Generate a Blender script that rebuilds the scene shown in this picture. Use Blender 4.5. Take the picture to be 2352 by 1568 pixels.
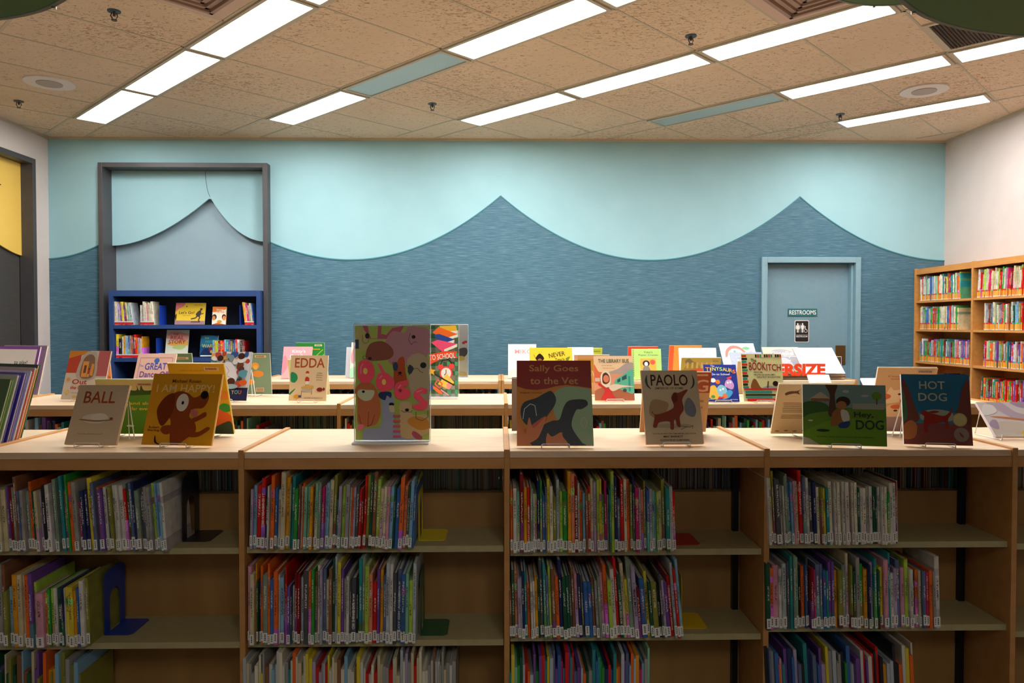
import bpy, bmesh, math, random
from mathutils import Vector, Matrix
PI = math.pi
S = bpy.context.scene
for o in list(bpy.data.objects): bpy.data.objects.remove(o)
COL = S.collection
RX = math.radians

# ---------------------------------------------------------------- camera, world, exposure
cd = bpy.data.cameras.new('camera'); cam = bpy.data.objects.new('camera', cd); COL.objects.link(cam)
cam.location = (0, 0, 1.6)
cam.rotation_euler = (RX(90 - 1.28), 0, RX(-1.045))
cd.sensor_width = 36; cd.lens = 36 * 1700 / 2352; cd.clip_start = .02
S.camera = cam
S.view_settings.view_transform = 'Standard'; S.view_settings.look = 'None'
S.view_settings.gamma = 1; S.view_settings.use_curve_mapping = False
S.view_settings.exposure = 0.6
LIGHT = 21.0          # strength of each lit ceiling diffuser
w = bpy.data.worlds.new('world'); S.world = w; w.use_nodes = True
w.node_tree.nodes['Background'].inputs[0].default_value = (.03, .03, .03, 1)
w.node_tree.nodes['Background'].inputs[1].default_value = 0.3

# ---------------------------------------------------------------- materials
def lin(c):
    c = c / 255
    return c / 12.92 if c <= .04045 else ((c + .055) / 1.055) ** 2.4
def hx(h):
    h = h.lstrip('#'); return (lin(int(h[0:2], 16)), lin(int(h[2:4], 16)), lin(int(h[4:6], 16)), 1)
def new_mat(name):
    m = bpy.data.materials.new(name); m.use_nodes = True
    return m, m.node_tree.nodes, m.node_tree.links, m.node_tree.nodes['Principled BSDF']
MC = {}
def flat(h, rough=.45, metal=0, spec=.5):
    k = (h, rough, metal, spec)
    if k not in MC:
        m, n, l, b = new_mat('paint_' + h)
        b.inputs['Base Color'].default_value = hx(h); b.inputs['Roughness'].default_value = rough
        b.inputs['Metallic'].default_value = metal; b.inputs['Specular IOR Level'].default_value = spec
        # faint procedural mottling so nothing is perfectly flat
        t = n.new('ShaderNodeTexNoise'); t.inputs['Scale'].default_value = 60
        tc = n.new('ShaderNodeTexCoord'); l.new(tc.outputs['Object'], t.inputs['Vector'])
        mr = n.new('ShaderNodeMapRange'); mr.inputs[3].default_value = rough - .05; mr.inputs[4].default_value = min(1, rough + .08)
        l.new(t.outputs['Fac'], mr.inputs[0]); l.new(mr.outputs[0], b.inputs['Roughness'])
        MC[k] = m
    return MC[k]
def ramp(n, l, src, stops):
    r = n.new('ShaderNodeValToRGB'); l.new(src, r.inputs[0])
    e = r.color_ramp.elements
    e[0].position, e[0].color = stops[0][0], stops[0][1]
    e[1].position, e[1].color = stops[-1][0], stops[-1][1]
    for p, c in stops[1:-1]:
        q = e.new(p); q.color = c
    return r
def noise_mat(name, scale, vec, stops, rough=.5, detail=4, bump=0, rot=(0, 0, 0), spec=.5, nrough=.5):
    m, n, l, b = new_mat(name)
    tc = n.new('ShaderNodeTexCoord'); mp = n.new('ShaderNodeMapping')
    mp.inputs['Scale'].default_value = vec; mp.inputs['Rotation'].default_value = rot
    l.new(tc.outputs['Object'], mp.inputs[0])
    t = n.new('ShaderNodeTexNoise'); t.inputs['Scale'].default_value = scale; t.inputs['Detail'].default_value = detail
    t.inputs['Roughness'].default_value = nrough
    l.new(mp.outputs[0], t.inputs['Vector'])
    r = ramp(n, l, t.outputs['Fac'], stops); l.new(r.outputs[0], b.inputs['Base Color'])
    b.inputs['Roughness'].default_value = rough; b.inputs['Specular IOR Level'].default_value = spec
    if bump:
        bp = n.new('ShaderNodeBump'); bp.inputs['Strength'].default_value = bump; bp.inputs['Distance'].default_value = .004
        l.new(t.outputs['Fac'], bp.inputs['Height']); l.new(bp.outputs[0], b.inputs['Normal'])
    return m
M = {}
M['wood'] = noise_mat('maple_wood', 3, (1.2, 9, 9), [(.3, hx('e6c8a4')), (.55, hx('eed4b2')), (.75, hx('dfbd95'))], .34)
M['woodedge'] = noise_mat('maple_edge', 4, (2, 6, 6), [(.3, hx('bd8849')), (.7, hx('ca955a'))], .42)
M['oak'] = noise_mat('honey_maple', 4, (6, 1.5, 9), [(.3, hx('c98a49')), (.7, hx('d8994f'))], .4)
M['panelwood'] = noise_mat('panel_wood', 3, (3, 3, .6), [(.3, hx('9c7440')), (.7, hx('ac834c'))], .5)
M['shelfmetal'] = noise_mat('beige_steel', 30, (1, 1, 1), [(.3, hx('aca276')), (.7, hx('b6ac80'))], .38)
M['bluepaint'] = noise_mat('navy_paint', 5, (1, 1, 1), [(.3, hx('27457c')), (.7, hx('2c4c86'))], .45)
M['skyblue'] = noise_mat('light_blue_wall_paint', 4, (1, 1, 1), [(.3, hx('97c2cc')), (.7, hx('9cc6d0'))], .75, spec=.3)
M['teal'] = noise_mat('teal_grasscloth', 1, (7, 7, 210), [(.30, hx('365e72')), (.5, hx('466f83')), (.72, hx('6f94a3'))], .6, 6, .25, spec=.35, nrough=.62)
M['tealtrim'] = flat('357f8c', .4)
M['recess'] = noise_mat('grey_blue_paint', 4, (1, 1, 1), [(.3, hx('88a3b0')), (.7, hx('8da8b4'))], .6)
M['door'] = noise_mat('slate_blue_door_paint', 20, (1, 1, 1), [(.3, hx('7395a5')), (.7, hx('7899a8'))], .4)
M['doorframe'] = noise_mat('slate_blue_frame_paint', 20, (1, 1, 1), [(.3, hx('7fa3b2')), (.7, hx('84a8b6'))], .35)
M['white'] = noise_mat('warm_white_paint', 5, (1, 1, 1), [(.3, hx('cec5c1')), (.7, hx('d3cac6'))], .7)
M['darkframe'] = noise_mat('charcoal_paint', 8, (1, 1, 1), [(.3, hx('454448')), (.7, hx('4b4a4d'))], .45)
M['yellow'] = noise_mat('yellow_paint', 6, (1, 1, 1), [(.3, hx('efc75c')), (.7, hx('f3cc62'))], .6)
M['darkwall'] = noise_mat('dark_paint', 6, (1, 1, 40), [(.3, hx('3c3b3a')), (.7, hx('464543'))], .7)
M['carpet'] = noise_mat('grey_carpet', 120, (1, 1, 1), [(.3, hx('5d5a58')), (.7, hx('74706c'))], .95, bump=.4)
M['rear'] = noise_mat('beige_rear_paint', 5, (1, 1, 1), [(.3, hx('8f8577')), (.7, hx('968c7d'))], .8)
M['tbar'] = flat('c3b8a0', .5)
M['steel'] = flat('c9c9c9', .25, .9)
M['wire'] = flat('dadada', .3, .2)
M['brass'] = flat('7a6238', .35, .8)
M['whiteplastic'] = flat('e6e0dc', .5)
M['page'] = flat('e9e2cf', .8, 0, .2)
M['label'] = flat('ecebe4', .4)
M['ink'] = flat('26262a', .5)

def ceiling_mat():
    m, n, l, b = new_mat('fissured_ceiling_tile')
    tc = n.new('ShaderNodeTexCoord')
    mp = n.new('ShaderNodeMapping'); mp.inputs['Rotation'].default_value = (0, 0, RX(12)); mp.inputs['Scale'].default_value = (34, 78, 1)
    l.new(tc.outputs['Object'], mp.inputs[0])
    t = n.new('ShaderNodeTexNoise'); t.inputs['Scale'].default_value = 1; t.inputs['Detail'].default_value = 3; t.inputs['Distortion'].default_value = 1.2
    l.new(mp.outputs[0], t.inputs['Vector'])
    big = n.new('ShaderNodeTexNoise'); big.inputs['Scale'].default_value = 1.1; l.new(tc.outputs['Object'], big.inputs['Vector'])
    ad = n.new('ShaderNodeMath'); ad.operation = 'MULTIPLY_ADD'; ad.inputs[1].default_value = .30; l.new(big.outputs['Fac'], ad.inputs[0]); l.new(t.outputs['Fac'], ad.inputs[2])
    fis = ramp(n, l, ad.outputs[0], [(.725, (0, 0, 0, 1)), (.79, (.75, .75, .75, 1))])
    base = n.new('ShaderNodeTexNoise'); base.inputs['Scale'].default_value = 2.2; l.new(tc.outputs['Object'], base.inputs['Vector'])
    br = ramp(n, l, base.outputs['Fac'], [(.3, hx('dfc9ae')), (.7, hx('e7d1b7'))])
    mx = n.new('ShaderNodeMix'); mx.data_type = 'RGBA'; mx.inputs[7].default_value = hx('9a7a58')
    l.new(fis.outputs[0], mx.inputs[0]); l.new(br.outputs[0], mx.inputs[6]); l.new(mx.outputs[2], b.inputs['Base Color'])
    bp = n.new('ShaderNodeBump'); bp.invert = True; bp.inputs['Strength'].default_value = .5; bp.inputs['Distance'].default_value = .004
    l.new(fis.outputs[0], bp.inputs['Height']); l.new(bp.outputs[0], b.inputs['Normal'])
    b.inputs['Roughness'].default_value = .9; b.inputs['Specular IOR Level'].default_value = .1
    return m
M['ceiling'] = ceiling_mat()
def emit_mat():
    m, n, l, b = new_mat('lit_diffuser')
    b.inputs['Base Color'].default_value = (.9, .9, .9, 1)
    b.inputs['Emission Color'].default_value = (1, .965, .93, 1); b.inputs['Emission Strength'].default_value = LIGHT
    return m
M['lit'] = emit_mat()
M['unlit'] = noise_mat('prismatic_diffuser', 1, (160, 160, 1), [(.35, hx('9fb8bd')), (.65, hx('b4cacd'))], .25)
def acrylic_mat():
    m, n, l, b = new_mat('clear_acrylic'); n.remove(b)
    tr = n.new('ShaderNodeBsdfTransparent'); tr.inputs[0].default_value = (.95, .96, .96, 1)
    gl = n.new('ShaderNodeBsdfGlossy'); gl.inputs['Roughness'].default_value = .08
    fr = n.new('ShaderNodeFresnel'); fr.inputs[0].default_value = 1.45
    mx = n.new('ShaderNodeMixShader'); l.new(fr.outputs[0], mx.inputs[0]); l.new(tr.outputs[0], mx.inputs[1]); l.new(gl.outputs[0], mx.inputs[2])
    l.new(mx.outputs[0], n['Material Output'].inputs[0]); return m
M['acrylic'] = acrylic_mat()
M['acrylicedge'] = flat('eef0f2', .2)
def book_mat():
    # colour comes from the object colour; a second tone, a stripe and rows of tiny title marks are laid out on the spine
    m, n, l, b = new_mat('laminated_book_cover')
    oi = n.new('ShaderNodeObjectInfo'); tc = n.new('ShaderNodeTexCoord')
    sep = n.new('ShaderNodeSeparateXYZ'); l.new(tc.outputs['Generated'], sep.inputs[0])
    def math_(op, a, b_=None, c=None):
        q = n.new('ShaderNodeMath'); q.operation = op
        for i, v in enumerate((a, b_, c)):
            if v is None: continue
            if isinstance(v, (int, float)): q.inputs[i].default_value = v
            else: l.new(v, q.inputs[i])
        return q.outputs[0]
    rnd = oi.outputs['Random']
    r2 = math_('FRACT', math_('MULTIPLY', rnd, 7.31)); r3 = math_('FRACT', math_('MULTIPLY', rnd, 17.7)); r4 = math_('FRACT', math_('MULTIPLY', rnd, 41.3))
    hsv = n.new('ShaderNodeHueSaturation'); l.new(oi.outputs['Color'], hsv.inputs['Color'])
    l.new(math_('MULTIPLY_ADD', r2, .5, .25), hsv.inputs['Hue']); hsv.inputs['Saturation'].default_value = .8; l.new(math_('MULTIPLY_ADD', r3, .8, .5), hsv.inputs['Value'])
    # second tone below a random height on a third of the books
    gz = sep.outputs[2]; gx = sep.outputs[0]
    lim = math_('MULTIPLY_ADD', r3, .45, .1)
    below = math_('MULTIPLY', math_('LESS_THAN', gz, lim), math_('LESS_THAN', r2, .30))
    band = math_('MULTIPLY', math_('LESS_THAN', math_('ABSOLUTE', math_('SUBTRACT', gz, math_('MULTIPLY_ADD', r4, .5, .35))), .05), math_('GREATER_THAN', r4, .72))
    m1 = n.new('ShaderNodeMix'); m1.data_type = 'RGBA'; l.new(math_('MAXIMUM', below, band), m1.inputs[0]); l.new(oi.outputs['Color'], m1.inputs[6]); l.new(hsv.outputs[0], m1.inputs[7])
    # mottled artwork
    nz = n.new('ShaderNodeTexNoise'); nz.inputs['Scale'].default_value = 22; nz.inputs['Detail'].default_value = 2
    mp = n.new('ShaderNodeVectorMath'); mp.operation = 'ADD'; l.new(tc.outputs['Object'], mp.inputs[0]); l.new(oi.outputs['Location'], mp.inputs[1]); l.new(mp.outputs[0], nz.inputs['Vector'])
    h2 = n.new('ShaderNodeHueSaturation'); l.new(m1.outputs[2], h2.inputs['Color']); l.new(math_('MULTIPLY_ADD', nz.outputs['Fac'], .9, .55), h2.inputs['Value'])
    # title marks
    so = n.new('ShaderNodeSeparateXYZ'); l.new(tc.outputs['Object'], so.inputs[0])
    wv = n.new('ShaderNodeTexNoise'); wv.noise_dimensions = '2D'; wv.inputs['Scale'].default_value = 1
    cb = n.new('ShaderNodeCombineXYZ'); l.new(math_('MULTIPLY', so.outputs[2], 260), cb.inputs[1]); l.new(math_('MULTIPLY_ADD', gx, 3, math_('MULTIPLY', rnd, 90)), cb.inputs[0]); l.new(cb.outputs[0], wv.inputs['Vector'])
    inx = math_('LESS_THAN', math_('ABSOLUTE', math_('SUBTRACT', gx, .5)), .2)
    tcn = math_('MULTIPLY_ADD', r2, .2, .52)
    inz = math_('LESS_THAN', math_('ABSOLUTE', math_('SUBTRACT', gz, tcn)), math_('MULTIPLY_ADD', r3, .16, .1))
    mk = math_('MULTIPLY', math_('MULTIPLY', inx, inz), math_('GREATER_THAN', wv.outputs['Fac'], .5))
    lum = n.new('ShaderNodeRGBToBW'); l.new(oi.outputs['Color'], lum.inputs[0])
    tcol = n.new('ShaderNodeMix'); tcol.data_type = 'RGBA'; l.new(math_('GREATER_THAN', lum.outputs[0], .3), tcol.inputs[0]); tcol.inputs[6].default_value = hx('efe9d8'); tcol.inputs[7].default_value = hx('3a3040')
    m2 = n.new('ShaderNodeMix'); m2.data_type = 'RGBA'; l.new(math_('MULTIPLY', mk, .8), m2.inputs[0]); l.new(h2.outputs[0], m2.inputs[6]); l.new(tcol.outputs[2], m2.inputs[7])
    l.new(m2.outputs[2], b.inputs['Base Color']); b.inputs['Roughness'].default_value = .32; b.inputs['Specular IOR Level'].default_value = .22
    return m
M['book'] = book_mat()
def vcol_mat():
    m, n, l, b = new_mat('mixed_book_covers')
    a = n.new('ShaderNodeVertexColor'); a.layer_name = 'Col'; l.new(a.outputs[0], b.inputs['Base Color']); b.inputs['Roughness'].default_value = .35
    return m
M['vcol'] = vcol_mat()

# ---------------------------------------------------------------- helpers
class MB:
    def __init__(s): s.v = []; s.f = []; s.m = []; s.mats = []
    def mi(s, m):
        if m not in s.mats: s.mats.append(m)
        return s.mats.index(m)
    def add(s, vs, fs, m):
        o = len(s.v); s.v += [tuple(v) for v in vs]; k = s.mi(m)
        for f in fs: s.f.append([i + o for i in f]); s.m.append(k)
    def box(s, x0, x1, y0, y1, z0, z1, m):
        s.add([(x0, y0, z0), (x1, y0, z0), (x1, y1, z0), (x0, y1, z0), (x0, y0, z1), (x1, y0, z1), (x1, y1, z1), (x0, y1, z1)],
              [(0, 3, 2, 1), (4, 5, 6, 7), (0, 1, 5, 4), (1, 2, 6, 5), (2, 3, 7, 6), (3, 0, 4, 7)], m)
    def prism(s, pts, z0, z1, m, ax='z'):
        n = len(pts)
        def T(p, h):
            return (p[0], p[1], h) if ax == 'z' else ((p[0], h, p[1]) if ax == 'y' else (h, p[0], p[1]))
        s.add([T(p, z0) for p in pts] + [T(p, z1) for p in pts],
              [list(range(n))[::-1], list(range(n, 2 * n))] + [(i, (i + 1) % n, (i + 1) % n + n, i + n) for i in range(n)], m)
    def tube(s, pts, r, m, seg=6):
        pts = [Vector(p) for p in pts]; rings = []
        for i, p in enumerate(pts):
            d = (pts[min(i + 1, len(pts) - 1)] - pts[max(i - 1, 0)]).normalized()
            a = d.cross(Vector((0, 0, 1)) if abs(d.z) < .9 else Vector((1, 0, 0))).normalized(); b = d.cross(a)
            rings.append([p + (a * math.cos(t) + b * math.sin(t)) * r for t in [2 * PI * k / seg for k in range(seg)]])
        vs = [v for q in rings for v in q]; fs = []
        for i in range(len(rings) - 1):
            for k in range(seg):
                fs.append((i * seg + k, i * seg + (k + 1) % seg, (i + 1) * seg + (k + 1) % seg, (i + 1) * seg + k))
        fs += [list(range(seg))[::-1], [len(vs) - seg + k for k in range(seg)]]
        s.add(vs, fs, m)
    def disc(s, cx, cy, z0, z1, r, m, n=32, r2=None):
        s.prism([(cx + r * math.cos(2 * PI * i / n), cy + (r2 or r) * math.sin(2 * PI * i / n)) for i in range(n)], z0, z1, m)
    def build(s, name, parent=None, bevel=0, smooth=False):
        me = bpy.data.meshes.new(name); me.from_pydata(s.v, [], s.f)
        for m in s.mats: me.materials.append(m)
        me.polygons.foreach_set('material_index', s.m); me.update()
        bm = bmesh.new(); bm.from_mesh(me); bmesh.ops.recalc_face_normals(bm, faces=bm.faces); bm.to_mesh(me); bm.free()
        o = bpy.data.objects.new(name, me); COL.objects.link(o)
        if parent: o.parent = parent
        if bevel:
            b = o.modifiers.new('bevel', 'BEVEL'); b.width = bevel; b.segments = 2; b.limit_method = 'ANGLE'
        if smooth:
            for p in me.polygons: p.use_smooth = True
        return o
def tag(o, label=None, cat=None, group=None, kind=None):
    if label: o['label'] = label
    if cat: o['category'] = cat
    if group: o['group'] = group
    if kind: o['kind'] = kind
    return o
def thing(name, loc, rz=0, label=None, cat=None, group=None):
    o = bpy.data.objects.new(name, None); COL.objects.link(o); o.location = loc; o.rotation_euler = (0, 0, rz)
    o.empty_display_size = .1
    return tag(o, label, cat, group)
def struct(o): o['kind'] = 'structure'; return o
def copy_tree(o, parent=None):
    c = o.copy(); COL.objects.link(c); c.parent = parent
    for ch in list(o.children): copy_tree(ch, c)
    return c
TXT = {}
def text_mesh(s, bold=0, shear=0):
    k = (s, bold, shear)
    if k not in TXT:
        c = bpy.data.curves.new('t', 'FONT'); c.body = s; c.resolution_u = 3; c.offset = bold; c.shear = shear
        o = bpy.data.objects.new('t', c); COL.objects.link(o)
        dg = bpy.context.evaluated_depsgraph_get(); dg.update()
        me = o.evaluated_get(dg).to_mesh()
        vs = [(v.co.x, v.co.y) for v in me.vertices]; fs = [list(p.vertices) for p in me.polygons]
        o.evaluated_get(dg).to_mesh_clear()
        bpy.data.objects.remove(o); bpy.data.curves.remove(c)
        x0 = min(v[0] for v in vs); x1 = max(v[0] for v in vs); y0 = min(v[1] for v in vs); y1 = max(v[1] for v in vs)
        TXT[k] = ([((v[0] - x0) / (x1 - x0) - .5, (v[1] - y0) / (y1 - y0) - .5) for v in vs], fs, (x1 - x0) / (y1 - y0))
    return TXT[k]
def smooth_pts(p, n=6):
    out = []; N = len(p)
    for i in range(N):
        a, b, c, d = (p[(i + k - 1) % N] for k in range(4))
        for j in range(n):
            t = j / n
            out.append(tuple(.5 * (2 * b[q] + (c[q] - a[q]) * t + (2 * a[q] - 5 * b[q] + 4 * c[q] - d[q]) * t * t + (3 * b[q] - a[q] - 3 * c[q] + d[q]) * t ** 3) for q in (0, 1)))
    return out
def art(shapes, W, H, name, parent, y=-.0002, rough=.3, thick=True):
    """printed artwork: thin layers lying on the cover plane (x 0..W, z 0..H), facing -Y; the whole cover is one mesh"""
    mb = MB(); k = 0
    def clip(v): return (min(max(v[0], 0), 1), min(max(v[1], 0), 1))
    def put(pts, fs, h):
        nonlocal k
        k += 1; yy = y - .00012 * k
        mb.add([(p[0] * W, yy, p[1] * H) for p in map(clip, pts)], fs, flat(h, rough, 0, .2))
    for sh in shapes:
        t = sh[0]
        if t == 'r': _, x, z, w_, h_, c = sh; put([(x, z), (x + w_, z), (x + w_, z + h_), (x, z + h_)], [(0, 1, 2, 3)], c)
        elif t == 'e':
            _, cx, cz, rx, rz, c = sh; n = 24
            put([(cx + rx * math.cos(2 * PI * i / n), cz + rz * math.sin(2 * PI * i / n)) for i in range(n)], [tuple(range(n))], c)
        elif t == 'p': put(sh[2], [tuple(range(len(sh[2])))], sh[1])
        elif t == 's': q = smooth_pts(sh[2]); put(q, [tuple(range(len(q)))], sh[1])
        elif t == 'l':
            _, c, wd, p = sh; asp = W / H
            vs = []; fs = []
            for i in range(len(p) - 1):
                dx = (p[i + 1][0] - p[i][0]) * W; dz = (p[i + 1][1] - p[i][1]) * H; L = math.hypot(dx, dz) or 1
                nx, nz = -dz / L * wd / 2, dx / L * wd / 2; o = len(vs)   # wd as a fraction of the width
                vs += [(p[i][0] + nx, p[i][1] + nz * asp), (p[i][0] - nx, p[i][1] - nz * asp), (p[i + 1][0] - nx, p[i + 1][1] - nz * asp), (p[i + 1][0] + nx, p[i + 1][1] + nz * asp)]
                fs.append((o, o + 1, o + 2, o + 3))
            put(vs, fs, c)
        elif t == 't':
            s, cx, cz, wd, hh, c = sh[1:7]; rot = RX(sh[7]) if len(sh) > 7 else 0
            vs, fs, a = text_mesh(s, .012); asp = W / H
            ca, sa = math.cos(rot), math.sin(rot)
            q = []
            for x, z in vs:
                X = x * wd * W; Z_ = z * hh * H
                q.append((cx + (X * ca - Z_ * sa) / W, cz + (X * sa + Z_ * ca) / H))
            put(q, fs, c)
    o = mb.build(name, parent)
    # keep every face turned to the reader
    bm = bmesh.new(); bm.from_mesh(o.data)
    for f in bm.faces:
        if f.normal.y > 0: f.normal_flip()
    bm.to_mesh(o.data); bm.free()
    return o

# ---------------------------------------------------------------- large structure
XL, XR, YB, ZC = -4.37, 4.432, 7.30, 3.42
mb = MB(); mb.box(XL - .3, XR + .2, -2.5, 7.8, -.1, 0, M['carpet']); struct(mb.build('floor'))
mb = MB(); mb.box(XL - .3, XR + .2, -2.5, 7.8, ZC, ZC + .1, M['ceiling']); struct(mb.build('ceiling'))
mb = MB(); mb.box(XR, XR + .15, -2.5, 7.7, 0, ZC, M['white']); struct(mb.build('wall_right'))
mb = MB(); mb.box(XL - .3, XR + .2, -2.6, -2.5, 0, ZC, M['rear']); struct(mb.build('wall_rear'))
mb = MB()      # left wall with a tall framed recess near the far corner
mb.box(XL - .12, XL, 7.045, 7.7, 0, ZC, M['white']); mb.box(XL - .12, XL, 5.2, 7.045, 3.115, ZC, M['white'])
mb.box(XL - .12, XL, -2.5, 5.2, 0, ZC, M['white']); mb.box(XL - .25, XL - .125, 5.1, 7.2, 0, 3.3, M['darkwall'])
struct(mb.build('wall_left'))
FX0, FX1, FZ = -3.80, -2.272, 3.113       # opening of the framed recess in the back wall
DX0, DX1, DZ = 2.655, 3.535, 2.215        # door opening
mb = MB()
for a, b, c, d in [(XL - .2, FX0 - .03, 0, ZC), (FX0 - .03, FX1 + .03, FZ + .03, ZC), (FX1 + .03, DX0 - .03, 0, ZC), (DX0 - .03, DX1 + .03, DZ + .03, ZC), (DX1 + .03, XR + .1, 0, ZC)]:
    mb.box(a, b, YB, YB + .28, c, d, M['skyblue'])
mb.box(FX0 + .0005, FX1 - .0005, YB + .145, YB + .18, 0, FZ - .0005, M['recess'])
mb.box(DX0 - .1, DX1 + .1, YB + .28, YB + .33, 0, 2.4, M['darkwall'])
struct(mb.build('wall_back'))
# peaked wave of textured wallcovering on the back wall
def wave(x):
    if x < -3.2: return 2.24 + .157 * ((x + 4.42) / .575) ** 2
    P0, HP = .022, 1.4795
    t = abs(((x - P0 + HP) % (2 * HP)) - HP) / HP
    return 2.236 + .629 * (1 - t) ** 2
mb = MB(); mt = MB()
def wave_strip(x0, x1, zb, n):
    xs = [x0 + (x1 - x0) * i / n for i in range(n + 1)]
    for pk in (.022, 2.981):
        if x0 < pk < x1: xs.append(pk)
    xs.sort()
    for a, b in zip(xs, xs[1:]):
        mb.add([(a, YB - .005, zb), (b, YB - .005, zb), (b, YB - .005, wave(b)), (a, YB - .005, wave(a))], [(0, 1, 2, 3)], M['teal'])
        for dz, r in ((0, .006),):
            mt.add([(a, YB - .010, wave(a) - .005), (b, YB - .010, wave(b) - .005), (b, YB - .010, wave(b) + .007), (a, YB - .010, wave(a) + .007),
                    (a, YB, wave(a) - .005), (b, YB, wave(b) - .005), (b, YB, wave(b) + .007), (a, YB, wave(a) + .007)],
                   [(0, 1, 2, 3), (3, 2, 6, 7), (0, 4, 5, 1)], M['tealtrim'])
wave_strip(XL, -3.842, 0, 16); wave_strip(-2.225, 2.60, 0, 120); wave_strip(2.60, 3.587, 2.27, 30); wave_strip(3.587, XR, 0, 26)
struct(mb.build('trim_1')); struct(mt.build('trim_2'))
# grey frame of the recess and its peaked light-blue valance
mb = MB()
for a, b, c, d in [(FX0 - .042, FX0, 0, FZ + .045), (FX1, FX1 + .045, 0, FZ + .045), (FX0, FX1, FZ, FZ + .045)]:
    mb.box(a, b, 7.20, 7.5, c, d, M['darkframe'])
struct(mb.build('trim_3', bevel=.003))
mb = MB()
def valance(x):
    pk = -2.84
    if x < pk: t = min(1, (pk - x) / .96); return 2.855 - .475 * (1 - (1 - t) ** 1.75)
    t = (x - pk) / .57; return 2.855 - .435 * (1 - (1 - min(t, 1)) ** 2.2)
n = 60
for i in range(n):
    a = FX0 + (FX1 - FX0) * i / n; b = FX0 + (FX1 - FX0) * (i + 1) / n
    mb.add([(a, 7.375, valance(a)), (b, 7.375, valance(b)), (b, 7.375, FZ), (a, 7.375, FZ), (a, 7.395, valance(a)), (b, 7.395, valance(b)), (b, 7.395, FZ), (a, 7.395, FZ)],
           [(0, 1, 2, 3), (0, 4, 5, 1), (4, 7, 6, 5)], M['skyblue'])
seam = [(-2.885, 3.11), (-2.882, 3.04), (-2.872, 2.96), (-2.858, 2.90), (-2.84, 2.86)]
mb.tube([(x, 7.3745, z) for x, z in seam], .0022, M['darkframe'], 4)
struct(mb.build('trim_4'))
# left-wall recess: charcoal frame, yellow valance
mb = MB()
mb.box(XL - .12, XL + .012, 7.04, 7.09, 0, 3.16, M['darkframe']); mb.box(XL - .12, XL + .012, 5.2, 7.04, 3.11, 3.16, M['darkframe'])
struct(mb.build('trim_5', bevel=.003))
mb = MB()
ys = [5.2 + 1.84 * i / 40 for i in range(41)]
def yv(y): return 2.25 + .37 * max(0, min(1, 7.04 - y)) ** 1.4
for a, b in zip(ys, ys[1:]):
    mb.add([(XL - .10, a, yv(a)), (XL - .10, b, yv(b)), (XL - .10, b, 3.11), (XL - .10, a, 3.11), (XL - .12, a, yv(a)), (XL - .12, b, yv(b))], [(0, 1, 2, 3), (0, 4, 5, 1)], M['yellow'])
mb.add([(XL - .099, 6.70, 2.86), (XL - .099, 6.735, 2.87), (XL - .099, 6.77, 2.86), (XL - .099, 6.735, 2.845)], [(0, 1, 2, 3)], M['ink'])
struct(mb.build('trim_6'))
# restroom door
mb = MB()
mb.box(2.60, DX0, 7.27, 7.42, 0, 2.27, M['doorframe']); mb.box(DX1, 3.587, 7.27, 7.42, 0, 2.27, M['doorframe']); mb.box(DX0, DX1, 7.27, 7.42, DZ, 2.27, M['doorframe'])
mb.box(DX0, DX0 + .015, 7.30, 7.40, 0, DZ, M['doorframe']); mb.box(DX1 - .022, DX1, 7.32, 7.40, 0, DZ, M['doorframe'])
struct(mb.build('trim_7', bevel=.003))
mb = MB(); mb.box(DX0 + .003, DX1 - .003, 7.385, 7.43, .01, DZ - .004, M['door']); dr = struct(mb.build('door_1'))
mb = MB(); mb.box(3.39, 3.49, 7.377, 7.385, 1.20, 1.395, M['brass']); pp = mb.build('push_plate', dr, bevel=.002); pp['label'] = 'bronze push plate'

# ---------------------------------------------------------------- ceiling furniture on a grid turned 45 degrees
U0, PU, V0 = -7.32, 1.19, 2.02
def uv(u, v): return ((u + v) / math.sqrt(2), (v - u) / math.sqrt(2))
mb = MB()
def bar(u0, v0, u1, v1, wd=.020):
    a, b = Vector(uv(u0, v0)), Vector(uv(u1, v1))
    d = (b - a).normalized(); nn = Vector((-d.y, d.x)) * wd / 2
    # keep inside the room
    def inside(p): return XL < p.x < XR and -2.4 < p.y < YB
    N = 60; pts = [a + (b - a) * i / N for i in range(N + 1)]; ins = [p for p in pts if inside(p)]
    if len(ins) < 2: return
    a, b = ins[0], ins[-1]
    mb.prism([tuple(a + nn), tuple(a - nn), tuple(b - nn), tuple(b + nn)], ZC - .003, ZC + .001, M['tbar'])
for k in range(-2, 7):
    vs = V0 + PU * k
    bar(-9, vs, 3, vs); bar(-9, vs + .30, 3, vs + .30)
    for j in range(-3, 20):
        u = U0 + PU / 2 * j
        bar(u, vs + .30, u, vs + PU, .014)
        if j % 2 == 0: bar(u, vs, u, vs + .30)
mb.box(XL, XR, YB - .02, YB, ZC - .02, ZC, M['tbar']); mb.box(XR - .02, XR, 1, YB, ZC - .02, ZC, M['tbar']); mb.box(XL, XL + .02, 1, YB, ZC - .02, ZC, M['tbar'])
struct(mb.build('trim_8'))
lamps = {}
def make_lamp(on):
    t = thing('ceiling_light', (0, 0, ZC))
    f = MB(); L, Wd = PU / 2 - .012, .138
    for a, b, c, d in [(-L, L, -Wd, -Wd + .022), (-L, L, Wd - .022, Wd), (-L, -L + .024, -Wd + .022, Wd - .022), (L - .024, L, -Wd + .022, Wd - .022)]:
        f.box(a, b, c, d, -.012, 0, M['tbar'])
    f.build('light_frame', t)
    q = MB(); q.box(-L + .024, L - .024, -Wd + .022, Wd - .022, -.007, -.001, M['lit'] if on else M['unlit']); d = q.build('diffuser', t)
    return t
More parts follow.
